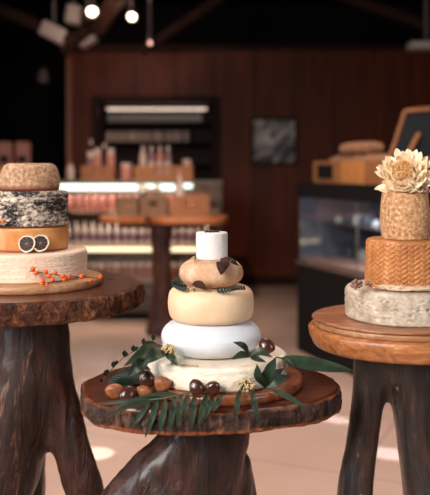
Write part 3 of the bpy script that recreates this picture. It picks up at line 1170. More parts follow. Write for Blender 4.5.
sprig('palm_leaf', 'long dark green blade sticking out past the right end of the low slab', 'leaves', P(283, 359, 1.70), [
    ([P(281, 358, 1.68), P(303, 363, 1.675), P(330, 367, 1.68), P(353, 371, 1.69)], .031, dict(seg=16, fold=.18, nrm=(0, -.75, .65), peak=.42, sharp=.75)),
    ([P(282, 358, 1.665), P(289, 363, 1.655), P(296, 370, 1.65)], .011, dict(fold=.2)),
], [([P(276, 357, 1.68), P(281, 358, 1.68), P(287, 360, 1.678)], .0016)])

# dried flower heads
def flower_head(label, c, r, n, mat='dried', seed=0, sq=.75, name='dried_flower', size=.0022):
    q = random.Random(seed)
    t = thing(name, label, 'dried flower', c)
    c = Vector(c)
    mb = MB()
    st = MB()
    for i in range(n):
        d = Vector((q.gauss(0, 1), q.gauss(0, 1), q.gauss(0, 1))).normalized()
        rr = r * (.55 + .45 * q.random())
        p = c + Vector((d.x * rr, d.y * rr * .8, d.z * rr * sq))
        mb.blob(p, size * (.6 + .7 * q.random()), 5)
        st.tube([c - Vector((0, 0, r * .3)), p], .0005, 5)
    mb.build('florets', mat, t, kind='stuff')
    st.build('stem', 'greenstem', t)
    return t
flower_head('straw-coloured dried flower head at the left edge of the white wheel', P(168.5, 350, 1.642), .016, 110, seed=1)
flower_head('straw-coloured dried flower head against the front right of the bottom cream wheel', P(246, 385, 1.58), .0185, 170, seed=2)
flower_head('tiny pale dried florets left of the small white topmost cheese', P(194.5, 258.5, 1.708), .007, 30, seed=3, size=.0015)
flower_head('tiny pale dried buds beside the brown leaf on the straw-coloured wheel', P(193, 289, 1.672), .006, 26, seed=4, size=.0016)
q = random.Random(5)
for i in range(13):
    x = 172 + i * 2.1
    a = P(x, 357.5 + 2.2 * math.sin(i * .23) + q.uniform(-.5, .5), 1.64 - .0012 * i + q.uniform(-.004, 0))
    z = ZT + .0025
    o = MB().blob((a.x, a.y - .01 * (i > 3), z), .0022 + .001 * q.random(), 6, (1, 1, .9)).build('seed', 'dried', origin=(a.x, a.y - .01 * (i > 3), ZT))
    tag(o, 'small straw-coloured seed scattered below the white wheel on the bottom cream wheel', 'seed', 'seeds along the foot of the white wheel')

# decorations higher on the middle cake
Z4 = zc + .192
Z5 = zc + .252
sprig('dried_leaf', 'curled brown dried leaf hanging down the front of the tan cheese', 'dried leaf', P(222, 261, 1.69), [
    ([P(222, 258.5, 1.70), P(223, 261, 1.672), P(222, 268, 1.664), P(221, 275, 1.664)], .028, dict(fold=-.35, nrm=(0, -1, .15), peak=.36, ripple=.003, sharp=.75)),
    ([P(226, 260, 1.70), P(232, 261, 1.675), P(239, 266, 1.688)], .011, dict(fold=.2, mat='leaf_deep', nrm=(.2, -.9, .4))),
    ([P(220, 259.5, 1.70), P(228, 258.5, 1.69), P(234, 260.5, 1.69)], .008, dict(fold=.2)),
], (), 'brown_leaf')
sprig('dried_leaf', 'small brown dried leaf lying at the foot of the tan cheese', 'dried leaf', P(200, 290, 1.66), [
    ([P(192, 284, 1.672), P(200, 284.5, 1.662), P(207, 290.5, 1.657)], .016, dict(fold=.1, nrm=(0, -1, .3), ripple=.001)),
], (), 'brown_leaf')
def ferny(label, pts, n, ln, w, mat='leaf_deep', sy=1):
    pts = [Vector(p) for p in pts]
    path = smooth_path(pts, n)
    lv = []
    for i in range(1, n):
        tg = (path[i + 1] - path[i - 1]).normalized()
        for s_ in (-1, 1):
            d = (tg * .55 + Vector((0, -.25, .75 * s_ if s_ > 0 else -.35))).normalized()
            lv.append(([path[i], path[i] + d * ln * (1 - .5 * i / n)], w, dict(seg=5, nrm=(0, -.9, .5))))
    return sprig('fern_sprig', label, 'leaves', pts[0], lv, [(pts, .0009)], mat, partname='leaflet')
ferny('dark feathery sprig on the right side of the straw-coloured wheel', [P(214, 291, 1.662), P(226, 290, 1.66), P(236, 288, 1.668), P(246, 288, 1.69)], 11, .011, .0055)
ferny('dark feathery sprig on the left shoulder of the straw-coloured wheel', [P(189, 289, 1.67), P(180, 287, 1.69), P(173, 284, 1.71)], 9, .013, .0055)
sprig('leaf_twig', 'thin dark twig leaning on the left side of the tan cheese', 'leaves', P(180, 287, 1.70), [
    ([P(180, 287, 1.70), P(179, 280, 1.70), P(177.5, 272, 1.705)], .004, dict(seg=8)),
    ([P(180, 286, 1.698), P(176, 282, 1.698), P(171, 281, 1.70)], .006, dict(seg=8)),
], (), 'leaf_deep')
q = random.Random(9)
for i in range(16):
    a = q.uniform(0, 2 * PI)
    r = .017 * math.sqrt(q.random())
    c = Vector((-.006 + r * math.cos(a) * 1.1, CY - .008 + r * math.sin(a) * .8, zc + .31 + .0018))
    m = Matrix.Rotation(q.uniform(0, 3), 3, 'Z')
    o = MB().blob(c, .0024 + .001 * q.random(), 6, (1, 1, .8), m).build('seed', 'seed', origin=c - Vector((0, 0, .002)))
    tag(o, 'dark brown dried seed lying on top of the small white topmost cheese', 'seed', 'seeds on the topmost white cheese')

# chestnuts
def chestnut(label, c, r, axis, shell, cap, scale=(1, .85, .95)):
    """teardrop nut: axis points from the pale base to the tip"""
    c = Vector(c)
    t = thing('chestnut', label, 'chestnut', c - Vector((0, 0, r * .8)), 'chestnuts around the leaf-trimmed cake')
    ax = Vector(axis).normalized()
    m = Vector((0, 0, 1)).rotation_difference(ax).to_matrix()
    prof = [(0, -.78)]
    for i in range(1, 13):
        a = PI * i / 13
        z = -math.cos(a)
        rr = math.sin(a) ** .85
        if z < -.7:
            z = -.7 - (-.7 - z) * .3
        prof.append((rr, z if z < .5 else .5 + (z - .5) * 1.35))
    prof.append((0, 1.25))
    def wb(a, rr, z):
        return rr * (.86 + .16 * math.cos(2 * a)), z
    MB().lathe(c, [(p * r, z * r * 1.08) for p, z in prof], 24, m, wb).build('shell', shell, t)
    MB().lathe(c, [(0, -.86 * r), (.3 * r, -.855 * r), (.52 * r, -.82 * r), (.66 * r, -.74 * r), (.68 * r, -.64 * r), (.5 * r, -.5 * r), (0, -.5 * r)], 20, m, wb).build('nut_base', cap, t)['label'] = 'pale matt base'
    return t
nuts = [
    (115.5, 391.5, .792, .0165, (-.85, -.2, .25), 'nut_tan', 'tan chestnut at the far left end of the pile on the low slab'),
    (127, 395.5, .792, .0160, (.3, .2, .5), 'nut', 'dark chestnut at the front of the pile, second from the left'),
    (143, 393, .792, .0160, (.8, -.25, .2), 'nut_tan', 'tan chestnut at the front of the pile, third from the left'),
    (136.5, 377.5, .794, .0165, (-.9, .2, .2), 'nut_tan', 'tan chestnut half hidden at the back of the pile'),
    (147, 380.5, .815, .0175, (-.3, .1, .8), 'nut', 'glossy dark chestnut on top of the pile'),
    (161.5, 384, .814, .0155, (.9, -.1, .1), 'nut_tan', 'tan chestnut at the right end of the pile, against the bottom cream wheel'),
]
for px, py, z, r, ax, sh, lab in nuts:
    chestnut(lab, on_plane(px, py, z), r, ax, sh, 'hilum' if sh == 'nut' else 'nut_tan')
chestnut('left one of the two chestnuts in front of the bottom cream wheel', P(197, 388.5, 1.578), .0148, (-.35, .15, .75), 'nut', 'hilum')
chestnut('right one of the two chestnuts in front of the bottom cream wheel', P(212, 389, 1.578), .0145, (.5, -.2, .55), 'nut', 'hilum')
chestnut('dark chestnut on top of the bottom cream wheel at the right of the white wheel', P(267, 347.5, 1.70), .0165, (-.4, .2, .7), 'nut', 'hilum')

# ---------------------------------------------------------------- left cake: citrus slices and berries
def citrus(label, c, r, nrm):
    c = Vector(c)
    t = thing('dried_citrus_slice', label, 'citrus slice', c - Vector((0, 0, r)), 'dried citrus slices on the amber wheel')
    m = Vector((0, 0, 1)).rotation_difference(Vector(nrm).normalized()).to_matrix()
    th = .0018
    MB().lathe(c, [(r * .84, -th), (r * .97, -th), (r, 0), (r * .97, th), (r * .84, th), (r * .84, -th)], 36, m,
               lambda a, rr, z: (rr * (1 + .025 * math.sin(3 * a) + .015 * math.sin(7 * a + 1)), z)).build('pith', 'rind', t)
    MB().lathe(c, [(0, -th * .7), (r * .86, -th * .7), (r * .86, th * .3), (0, th * .3)], 36, m).build('flesh', 'flesh', t)
    fl_ = t.children[-1]
    sp = MB()
    for i in range(9):
        a = 2 * PI * i / 9 + .2
        p0 = c + m @ Vector((r * .08 * math.cos(a), r * .08 * math.sin(a), th * .5))
        p1 = c + m @ Vector((r * .84 * math.cos(a), r * .84 * math.sin(a), th * .5))
        sp.tube([p0, p1], r * .013, 6)
    sp.blob(c + m @ Vector((0, 0, th * .4)), r * .12, 6, (1, 1, .4), m)
    sp.build('membranes', 'membrane', fl_)
citrus('dried dark citrus slice overlapping in front, left one of the pair on the amber wheel', P(26.8, 243.8, 1.893), .0205, (-.02, -.97, .22))
citrus('dried dark citrus slice, right one of the pair on the amber wheel', P(40.5, 243, 1.8985), .0205, (.08, -.97, .2))
bs = [(33, 269), (36, 273), (45.5, 272), (49, 276), (55, 273), (43, 280.5), (42, 284), (47, 284), (52.5, 280), (63, 276), (64, 279.5), (68.5, 277), (81.5, 276.5), (90, 280.5), (100.5, 277)]
def byY(x):
    return 1.85 if x < 60 else 1.85 + (x - 60) / 50 * .1
t = thing('berry_twig', 'thin twig of orange berries lying along the front of the left cake base', 'twig', P(60, 281, 1.85))
MB().tube(smooth_path([P(30, 271, 1.848), P(50, 274, 1.845), P(70, 276.5, byY(70)), P(95, 278, byY(95)), P(113, 280, 1.95)], 16), .0011, 7).build('stem', 'stem', t)
MB().tube(smooth_path([P(41, 283, 1.842), P(56, 281.5, 1.842), P(78, 277.5, byY(78))], 12), .001, 7).build('stem', 'stem', t)
for x, y in bs:
    c = P(x, y, byY(x) - .005)
    MB().blob(c, .0058 * rnd.uniform(.88, 1.1), 8).build('berry', 'berry', t)
t = thing('berry_twig', 'orange berry on a short twig at the left side of the ash-mottled wheel', 'twig', P(1, 223, 1.90))
MB().tube([P(-8, 224, 1.91), P(2, 222, 1.895)], .001, 6).build('stem', 'stem', t)
MB().blob(P(3, 221.5, 1.893), .005, 8).build('berry', 'berry', t)
MB().blob(P(-3, 223.5, 1.895), .005, 8).build('berry', 'berry', t)

# ---------------------------------------------------------------- right cake: flower, plume, buds
fc = P(404, 178, 1.83)
fc.z = zr + .288 + .039
t = thing('cream_flower', 'big dried cream flower with layered petals crowning the right-hand stack', 'flower', (fc.x, fc.y, zr + .288))
AX = Vector((-.34, -.80, .42)).normalized()
e1 = AX.cross(Vector((0, 0, 1))).normalized()
e2 = e1.cross(AX).normalized()
q = random.Random(3)
#          n  start  reach  bend(deg at base, deg at tip)  width
layers = [(9, .021, .024, 85, 125, .014), (12, .024, .032, 66, 112, .016), (16, .026, .041, 44, 92, .017), (19, .026, .048, 18, 72, .018),
          (19, .023, .051, -10, 42, .018), (15, .019, .051, -34, 8, .018), (10, .013, .048, -58, -26, .018)]
for li, (n, r0, ln, el0, el1, wd) in enumerate(layers):
    for i in range(n):
        a = 2 * PI * (i + .5 * (li % 2)) / n + q.uniform(-.13, .13)
        j_ = q.uniform(-11, 11)
        rad = e1 * math.cos(a) + e2 * math.sin(a)
        p = fc + rad * r0 - AX * (.004 * li)
        L = ln * q.uniform(.84, 1.1)
        pts = [p]
        for s_ in range(3):
            e = math.radians(el0 + (el1 - el0) * (s_ + .5) / 3 + j_)
            p = p + (rad * math.cos(e) + AX * math.sin(e)) * (L / 3)
            pts.append(p)
        for p_ in pts:
            lo = zr + .2895 + .0025 * q.random()
            if p_.z < lo:
                p_.z = lo
        e = math.radians((el0 + el1) / 2)
        nn = (AX * math.cos(e) - rad * math.sin(e)).normalized()
        MB().leaf(pts, wd * q.uniform(.85, 1.1), nn, fold=.22, seg=8, peak=.6, th=.0009, sharp=.68, ripple=.0006).build('petal', 'petal', t)
MB().lathe(fc, [(0, -.022), (.02, -.018), (.026, 0), (.022, .016), (.012, .024), (0, .026)], 20, Vector((0, 0, 1)).rotation_difference(AX).to_matrix()).build('receptacle', 'stamen', t)
sm = MB()
for i in range(480):
    u, a = math.sqrt(q.random()), q.uniform(0, 2 * PI)
    rad = (e1 * math.cos(a) + e2 * math.sin(a))
    p0 = fc + rad * u * .02 + AX * .012
    p1 = fc + rad * u * .025 + AX * (.026 + .008 * (1 - u * .4) + q.uniform(-.004, .004))
    sm.tube([p0, p1], [.0006, .0009], 5)
sm.build('stamens', 'stamen', [c_ for c_ in t.children if c_.name.startswith('receptacle')][0], kind='stuff')
flower_head('dusty brown dried buds on the drum cheese right of the big cream flower', P(424, 190, 1.802), .011, 40, 'budbrown', 11, .7, 'dried_bud_cluster', .0028)
flower_head('dusty brown dried bud cluster at the left foot of the woven wheel', P(357, 284, 1.75), .013, 46, 'budbrown', 12, .8, 'dried_bud_cluster', .0033)
flower_head('small brown buds between the larger bud cluster and the pale plume', P(369, 283.5, 1.745), .009, 26, 'budbrown', 13, .7, 'dried_bud_cluster', .0026)
# pale plume lying round the front of the woven wheel
t = thing('grass_plume', 'pale feathery grass plume lying along the foot of the woven wheel', 'dried grass', (RX, RY - .11, zr + .071))
pl = MB()
ca = []
for i in range(40):
    a = math.radians(218 + i * 2.6)
    ca.append(Vector((RX + .110 * math.cos(a), RY + .110 * math.sin(a), zr + .077)))
q = random.Random(8)
for i in range(520):
    k_ = q.randrange(2, 37)
    b = ca[k_] + Vector((q.uniform(-.003, .003), q.uniform(-.006, .006), q.uniform(-.001, .005)))
    tg = (ca[min(k_ + 2, 39)] - ca[k_ - 2]).normalized()
    d = (tg + Vector((q.uniform(-.25, .25), q.uniform(-.3, .3), q.uniform(-.1, .35)))).normalized()
    e = b + d * q.uniform(.012, .024)
    e.z = max(e.z, zr + .0725)
    pl.tube([b, e], [.0008, .0003], 4)
pl.build('plume_hairs', 'plume', t, kind='stuff')
MB().tube(ca, .0012, 6).build('stem', 'plume', t)

# ---------------------------------------------------------------- far live-edge table
FY = 6.0
fk = FY / F
def fx(px): return (px - 215) * fk
def fz(py): return CH - (py - HZ) * fk
ztop = fz(216)
t = thing('rustic_table', 'distant trunk table with two orange live-edge planks in front of the glass counter', 'table', (fx(162), FY, 0))
def plank(px0, px1, yc, ry, seed):
    cx = (fx(px0) + fx(px1)) / 2
    ol = outline(cx, yc, (fx(px1) - fx(px0)) / 2, ry, seed, .07, 3.0)
    slab_mesh(ol, cx, yc, ztop - .05, ztop, .008).build('plank_top', 'live', t)
plank(99, 149, FY + .02, .17, 1)
plank(150, 227, FY, .2, 2)
MB().box((fx(160), FY, ztop - .07), (.62, .12, .04), bev=.006).build('bearer', 'trunk_far', t)
rooty([[(fx(162), FY, ztop - .06, .1), (fx(161), FY, .7, .08), (fx(163), FY, .45, .075), (fx(160), FY, .2, .08), (fx(159), FY, 0, .11)],
       [(fx(168), FY, .8, .05), (fx(158), FY, .5, .05), (fx(168), FY, .2, .05)]], .018, 'trunk_leg', 'trunk_far', t, .012, 2, ztop - .05)

def crate(label, cx, cy, z0, wd, dp, ht, mat, rz=0, group=None, tagplate=False):
    t = thing('wooden_crate', label, 'crate', (cx, cy, z0), group)
    R = Matrix.Rotation(rz, 3, 'Z')
    o = Vector((cx, cy, z0))
    th = .012
    def pc(mb, x, y, z, dx, dy, dz):
        mb.box(o + R @ Vector((x, y, z)), (dx, dy, dz), rz, .002)
    for s_ in (-1, 1):
        mb = MB()
        y = s_ * (dp / 2 - th / 2)
        sw, sh = wd * .3, ht * .2
        zc_ = ht * .62
        pc(mb, 0, y, (zc_ - sh / 2) / 2, wd, th, zc_ - sh / 2)
        pc(mb, 0, y, (zc_ + sh / 2 + ht) / 2, wd, th, ht - zc_ - sh / 2)
        for q_ in (-1, 1):
            pc(mb, q_ * (wd + sw) / 4, y, zc_, (wd - sw) / 2, th, sh)
        mb.build('long_side', mat, t, smooth=False)
        mb = MB()
        pc(mb, s_ * (wd / 2 - th / 2), 0, ht / 2, th, dp - 2 * th, ht)
        mb.build('end_panel', mat, t, smooth=False)
    mb = MB()
    pc(mb, 0, 0, th / 2, wd - 2 * th, dp - 2 * th, th)
    mb.build('bottom_board', mat, t, smooth=False)
    return t
crate('dull brown crate at the left of the distant trunk table', (fx(118) + fx(139)) / 2, FY, ztop, .155, .2, .145, 'crate_dull')
crate('dull brown crate in the middle of the distant trunk table, under the white blooms', (fx(140.5) + fx(169)) / 2, FY + .01, ztop, .205, .22, .15, 'crate_dull')
crate('lighter brown crate on the right plank of the distant trunk table', (fx(172) + fx(210)) / 2, FY - .01, ztop, .285, .24, .155, 'crate')

def bottle(name, label, cat, c, h, r, body, cap, lab=None, group=None, neck=.35):
    c = Vector(c)
    t = thing(name, label, cat, c, group)
    hb = h * (1 - neck)
    MB().lathe(c, [(0, 0), (r * .95, 0), (r, h * .03), (r, hb * .85), (r * .85, hb), (r * .42, hb + h * neck * .35), (r * .38, h * .9), (0, h * .9)], 18).build('body', body, t)
    MB().lathe(c, [(0, h * .86), (r * .46, h * .86), (r * .46, h), (0, h)], 14).build('cap', cap, t)
    if lab:
        MB().lathe(c, [(r * 1.0, hb * .2), (r * 1.03, hb * .2), (r * 1.03, hb * .7), (r * 1.0, hb * .7), (r * 1.0, hb * .2)], 18).build('paper_label', lab, t.children[0])
    return t
def jar(label, c, h, r, body, cap, group=None):
    c = Vector(c)
    t = thing('jar', label, 'jar', c, group)
    MB().lathe(c, [(0, 0), (r * .95, 0), (r, h * .05), (r, h * .72), (r * .85, h * .8), (0, h * .8)], 18).build('body', body, t)
    MB().lathe(c, [(0, h * .78), (r * .92, h * .78), (r * .92, h), (0, h)], 18).build('lid', cap, t)
    return t
# bunch of white blooms and a pale bottle on the far table
def bunch(label, c, r, n, seed, stemh, h=.0):
    q = random.Random(seed)
    t = thing('flower_bunch', label, 'flowers', c)
    c = Vector(c)
    for i in range(n):
        p = c + Vector((q.uniform(-r, r), q.uniform(-.05, .05), stemh + q.uniform(-.02, .03)))
        MB().blob(p, .022 * q.uniform(.8, 1.25), 6, (1, 1, .8)).build('bloom', 'bloom', t)
    mb = MB()
    for i in range(14):
        a = c + Vector((q.uniform(-.03, .03), q.uniform(-.02, .02), .0))
        b = c + Vector((q.uniform(-r, r), q.uniform(-.05, .05), stemh * q.uniform(.7, 1)))
        mb.leaf([a, (a + b) / 2 + Vector((0, -.01, .02)), b], .03, (0, -1, .2), seg=6)
    mb.build('foliage', 'leaf_deep', t)
bunch('bunch of white blooms with dark foliage standing in the middle distant crate', (fx(149), FY + .01, ztop + .013), .075, 13, 4, .18)
bottle('pump_bottle', 'pale bottle with a pink cap standing in the lighter distant crate', 'bottle', ((fx(180)), FY - .01, ztop + .013), .33, .04, 'clear', 'pink', None, None, .4)

# ---------------------------------------------------------------- glass counter
GY = 6.6
gk = GY / F
def gx(px): return (px - 215) * gk
def gz(py): return CH - (py - HZ) * gk
x0, x1 = gx(-6), gx(223)
ct = gz(181)
GD = .75
t = thing('display_counter', 'long lit glass display counter along the back, left of the distant trunk table', 'counter', ((x0 + x1) / 2, GY + GD / 2, 0))
xm = (x0 + x1) / 2
W = x1 - x0
MB().box((xm, GY + GD / 2, gz(283) / 2), (W, GD, gz(283)), bev=.006).build('plinth', 'kick', t, smooth=False)
for py in (292, 303):
    MB().box((xm, GY - .006, gz(py)), (W, .012, .02), bev=.003).build('plinth_rail', 'steel', t, smooth=False)
MB().box((xm, GY - .01, .03), (W, .02, .06)).build('kickboard', 'slate', t, smooth=False)
MB().box((xm, GY + GD - .02, (ct + gz(283)) / 2), (W, .04, ct - gz(283) - .02)).build('back_panel', 'caseback', t, smooth=False)
MB().box((xm, GY + GD / 2, ct - .012), (W, GD, .024), bev=.004).build('counter_top', 'steel', t, smooth=False)
for sx in (x0 + .012, x1 - .012):
    MB().box((sx, GY + GD / 2, (ct + gz(283)) / 2 - .01), (.02, GD - .08, ct - gz(283) - .03)).build('end_glass', 'glass', t, smooth=False)
MB().box((xm, GY + .006, (ct + gz(283)) / 2 - .012), (W - .05, .008, ct - gz(283) - .03)).build('front_glass', 'glass', t, smooth=False)
for py, dd in ((214, .34), (249, .42)):
    MB().box((xm, GY + GD - .04 - dd / 2 - .05, gz(py)), (W - .06, dd, .02), bev=.003).build('shelf_board', 'shelf', t, smooth=False)
for px in (20, 219):
    MB().box((gx(px), GY + .02, (ct + gz(283)) / 2), (.014, .014, ct - gz(283) - .03)).build('glass_mullion', 'steel', t, smooth=False)
# light tubes in the counter
lx0, lx1 = gx(58), gx(174)
MB().tube([(lx0, GY + .05, gz(187.5)), (lx1, GY + .05, gz(187.5))], .026, 12).build('light_tube', 'tube', t)
MB().tube([(gx(182), GY + .05, gz(186)), (gx(192), GY + .05, gz(186))], .02, 12).build('light_tube', 'tube', t)
MB().tube([(gx(70), GY + .26, gz(252.5)), (gx(200), GY + .26, gz(252.5))], .022, 12).build('light_strip', 'tube_low', t)
# goods in the counter
proto = None
q = random.Random(21)
zs = gz(214) + .01
for i in range(17):
    x = gx(63 + i * 8.6)
    loc = (x, GY + .33 + q.uniform(-.02, .02), zs)
    if proto is None:
        proto = jar('pink and red packed jar on the top shelf of the lit glass counter', loc, .14, .03, 'red', 'pink', 'jars on the top shelf of the counter')
    else:
        dup(proto, loc)
proto = None
zs = gz(249) + .01
for i in range(18):
    x = gx(60 + i * 8.6)
    loc = (x, GY + .36 + q.uniform(-.02, .02), zs)
    if proto is None:
        proto = bottle('bottle', 'pale bottle with a mauve label on the middle shelf of the lit glass counter', 'bottle', loc, .19, .022, 'clear', 'cap', 'violet', 'bottles on the middle shelf of the counter', .3)
    else:
        dup(proto, loc)
proto = None
zs = gz(283)
for i in range(18):
    x = gx(62 + i * 8.4)
    loc = (x, GY + .3 + q.uniform(-.02, .02), zs)
    if proto is None:
        proto = jar('reddish jar with a pale lid on the bottom deck of the lit glass counter', loc, .13, .028, 'red', 'cap', 'jars on the bottom deck of the counter')
    else:
        dup(proto, loc)
# things standing on the counter
TY = GY + .3
tk = TY / F
def tx(px): return (px - 215) * tk
crate('orange-brown crate at the left on top of the glass counter', tx(99.5), TY, ct, tx(116) - tx(83), .22, .125, 'crate')
crate('wide orange-brown crate on top of the glass counter, carrying the row of four bottles', tx(164), TY, ct, tx(193) - tx(135), .24, .125, 'crate')
zc2 = ct + .125
def jarrow(px, h, r, body, cap, lab):
    jar(lab, (tx(px), TY, ct + .0125), h, r, body, cap)
jarrow(90.5, .24, .03, 'violet', 'cap', 'mauve jar at the left end of the left counter crate')
jarrow(97.5, .265, .032, 'pink', 'clear', 'pink jar in the left counter crate, left of the dark bottle')
bottle('bottle', 'dark bottle between the two pink jars in the left counter crate', 'bottle', (tx(104), TY + .03, ct + .0125), .31, .025, 'bottle', 'cap')
jarrow(111, .265, .034, 'pink', 'clear', 'pink jar at the right end of the left counter crate')
bottle('bottle', 'slim bottle with a round pale top behind the left counter crate', 'bottle', (tx(88), TY + .18, ct), .36, .025, 'bottle', 'cap')
for px, b, lb in ((143, 'clear', 'pale bottle, leftmost of the row of four on the wide counter crate'),
                  (151.5, 'violet', 'mauve bottle, second from the left in the row of four on the wide counter crate'),
                  (160, 'pink', 'pinkish bottle, third from the left in the row of four on the wide counter crate'),
                  (168, 'violet', 'mauve bottle, rightmost of the row of four on the wide counter crate')):
    bottle('bottle', lb, 'bottle', (tx(px), TY, ct + .0125), .285, .029, b, 'cap', 'clear', None, .25)
jar('round pink jar standing on the counter between the two crates', (tx(127), TY - .05, ct), .15, .05, 'pink', 'clear')
jar('pink jar in the right end of the wide counter crate', (tx(187), TY, ct + .0125), .17, .04, 'pink', 'clear')
bottle('bottle', 'pale bottle at the left of the counter, just beside the brown topmost cheese', 'bottle', (tx(70.5), TY, ct), .16, .035, 'clear', 'pink')
# packets behind the left cake, standing in a crate
crate('crate on the counter behind the left cake, holding two dusky pink packets', tx(12), TY, ct, .36, .2, .12, 'plank')
for px, lb in ((5, 'dusky pink packet with a dark patch, left one behind the brown topmost cheese'), (23, 'dusky pink packet with a dark patch, right one behind the brown topmost cheese')):
    c = Vector((tx(px), TY, ct + .013))
    t = thing('packet', lb, 'packet', c)
    MB().box(c + Vector((0, 0, .16)), (.125, .07, .32), bev=.012).build('packet_body', 'packet', t)
    MB().box(c + Vector((0, -.037, .17)), (.07, .004, .06), bev=.001).build('printed_patch', 'slate', t.children[0], smooth=False)

# contents of the wall recess
nlx0, nlx1 = wx(102), wx(210)
t = thing('recess_shelf', 'lit shelf rack inside the framed recess of the panelled wall', 'shelf', ((nx0 + nx1) / 2, WY + .3, nz0))
for py in (122, 142, 164):
    MB().box(((nx0 + nx1) / 2, WY + .36, wz(py)), (nx1 - nx0 - .02, .36, .02), bev=.003).build('shelf_board', 'darkframe', t, smooth=False)
for x in (nx0 + .02, nx1 - .02):
    MB().box((x, WY + .36, (nz0 + nz1) / 2), (.03, .36, nz1 - nz0 - .02)).build('upright', 'darkframe', t, smooth=False)
MB().tube([(wx(104), WY + .25, wz(107.5)), (wx(206), WY + .25, wz(107.5))], .013, 10).build('light_tube', m_emit('recess_tube', (255, 226, 206), 1.25), t)
q = random.Random(31)
proto = None
for i in range(17):
    loc = (wx(106 + i * 5.8), WY + .33, wz(122) + .01)
    if proto is None:
        proto = jar('white jar on the brightly lit top shelf of the wall recess', loc, .09, .026, 'paper', 'bloom', 'white jars in the wall recess')
    else:
        dup(proto, loc)
proto = None
for i in range(13):
    loc = (wx(106 + i * 6.6 + q.uniform(-1, 1)), WY + .33, wz(142) + .01)
    if proto is None:
        proto = jar('pale jar on the second shelf of the wall recess', loc, .12, .03, 'clear', 'cap', 'pale jars in the wall recess')
    else:
        dup(proto, loc)

# ---------------------------------------------------------------- picture on the wall
pc = Vector(((wx(251) + wx(297)) / 2, WY - .02, (wz(118) + wz(165)) / 2))
pw, ph = wx(297) - wx(251), wz(118) - wz(165)
t = thing('framed_picture', 'grey abstract print in a thin brown frame on the dark panelled wall', 'picture', pc - Vector((0, 0, ph / 2)))
MB().box(pc, (pw - .03, .02, ph - .03)).build('print', 'pic', t, smooth=False)
f_ = MB()
for s_ in (-1, 1):
    f_.box(pc + Vector((s_ * (pw / 2 - .012), -.006, 0)), (.03, .032, ph), bev=.003)
    f_.box(pc + Vector((0, -.006, s_ * (ph / 2 - .012))), (pw - .05, .032, .03), bev=.003)
f_.build('frame', 'beam', t, smooth=False)

# ---------------------------------------------------------------- right display case
A = Vector(((297 - 215) / F * 5.5, 5.5, 0))
B = Vector(((356 - 215) / F * 4.77, 4.77, 0))
dv = (B - A).normalized()
Lc = 1.75
nv = Vector((-dv.y, dv.x, 0))          # towards the case interior / right side
if nv.x < 0:
    nv = -nv
ang = math.atan2(dv.y, dv.x)
Dc = .62
cz0, cz1 = .60, 1.15
def cp(u, v, z):
    return A + dv * u + nv * v + Vector((0, 0, z))
t = thing('display_case', 'dark glass-fronted display case at the right, behind the flower-topped cake', 'display case', cp(Lc / 2, Dc / 2, 0))
def cb(name, u, v, z, du, dvv, dz, mat, bev=.004):
    return MB().box(cp(u, v, z), (du, dvv, dz), ang, bev).build(name, mat, t, smooth=False)
cb('plinth', Lc / 2, Dc / 2, cz0 / 2, Lc, Dc, cz0, 'slate')
cb('case_top', Lc / 2, Dc / 2, cz1 - .0125, Lc, Dc, .025, 'slate')
cb('back_panel', Lc / 2, Dc - .015, (cz0 + cz1) / 2, Lc, .03, cz1 - cz0 - .03, 'caselining')
cb('end_panel', .01, Dc / 2, (cz0 + cz1) / 2, .02, Dc - .04, cz1 - cz0 - .03, 'caselining')
cb('end_panel', Lc - .01, Dc / 2, (cz0 + cz1) / 2, .02, Dc - .04, cz1 - cz0 - .03, 'black')
for u in (.78,):
    cb('glass_post', u, .008, (cz0 + cz1) / 2, .008, .008, cz1 - cz0 - .03, 'steel', .002)
cb('bottom_rail', Lc / 2, -.006, cz0 + .006, Lc, .012, .018, 'kick', .002)
MB().tube([cp(.05, .08, cz1 - .06), cp(Lc - .05, .08, cz1 - .06)], .01, 8).build('light_tube', m_emit('case_fill_tube', (200, 220, 255), 5), t)  # glowing tube added to brighten the case interior
cb('header_rail', Lc / 2, .0, cz1 - .06, Lc, .02, .075, 'slate', .002)
cb('front_glass', Lc / 2, .012, (cz0 + cz1) / 2, Lc - .04, .006, cz1 - cz0 - .05, 'glass', 0)
cb('shelf_board', Lc / 2, Dc * .6, cz0 + .27, Lc - .06, Dc * .55, .015, 'steel', .002)
cb('deck_tray', Lc / 2, Dc * .5, cz0 + .02, Lc - .06, Dc - .1, .03, 'salmon', .002)
q = random.Random(41)
labs = ['white reflection stand-in', 'blue-grey reflection stand-in']
gi = {}
for row, zz, n in ((0, cz0 + .278, 14), (1, cz0 + .036, 9)):  # rounded lumps imitating the blurred reflections in the case glass
    for i in range(n):
        u = .12 + (Lc - .24) * i / (n - 1) + q.uniform(-.02, .02)
        kind = (i + row) % 2
        s_ = q.uniform(.034, .05) if row == 0 else q.uniform(.05, .068)
        c = cp(u, .27 if row == 0 else .36, zz)
        place = 'upper shelf' if row == 0 else 'pink deck'
        h = s_ * q.uniform(.9, 1.9)
        o = MB().lathe(c, [(0, 0), (s_ * .9, 0), (s_, h * .15), (s_ * .95, h * .75), (s_ * .7, h), (0, h)], 20, None,
                       lambda a, r, z: (r * (1 + .08 * math.sin(3 * a + i)), z)).build('reflection_lump', 'paper' if kind == 0 else 'reflect_blue', origin=c)
        tag(o, '%s on the %s of the glass display case at the right' % (labs[kind], place), 'parcel', '%ss on the %s' % (labs[kind], place))
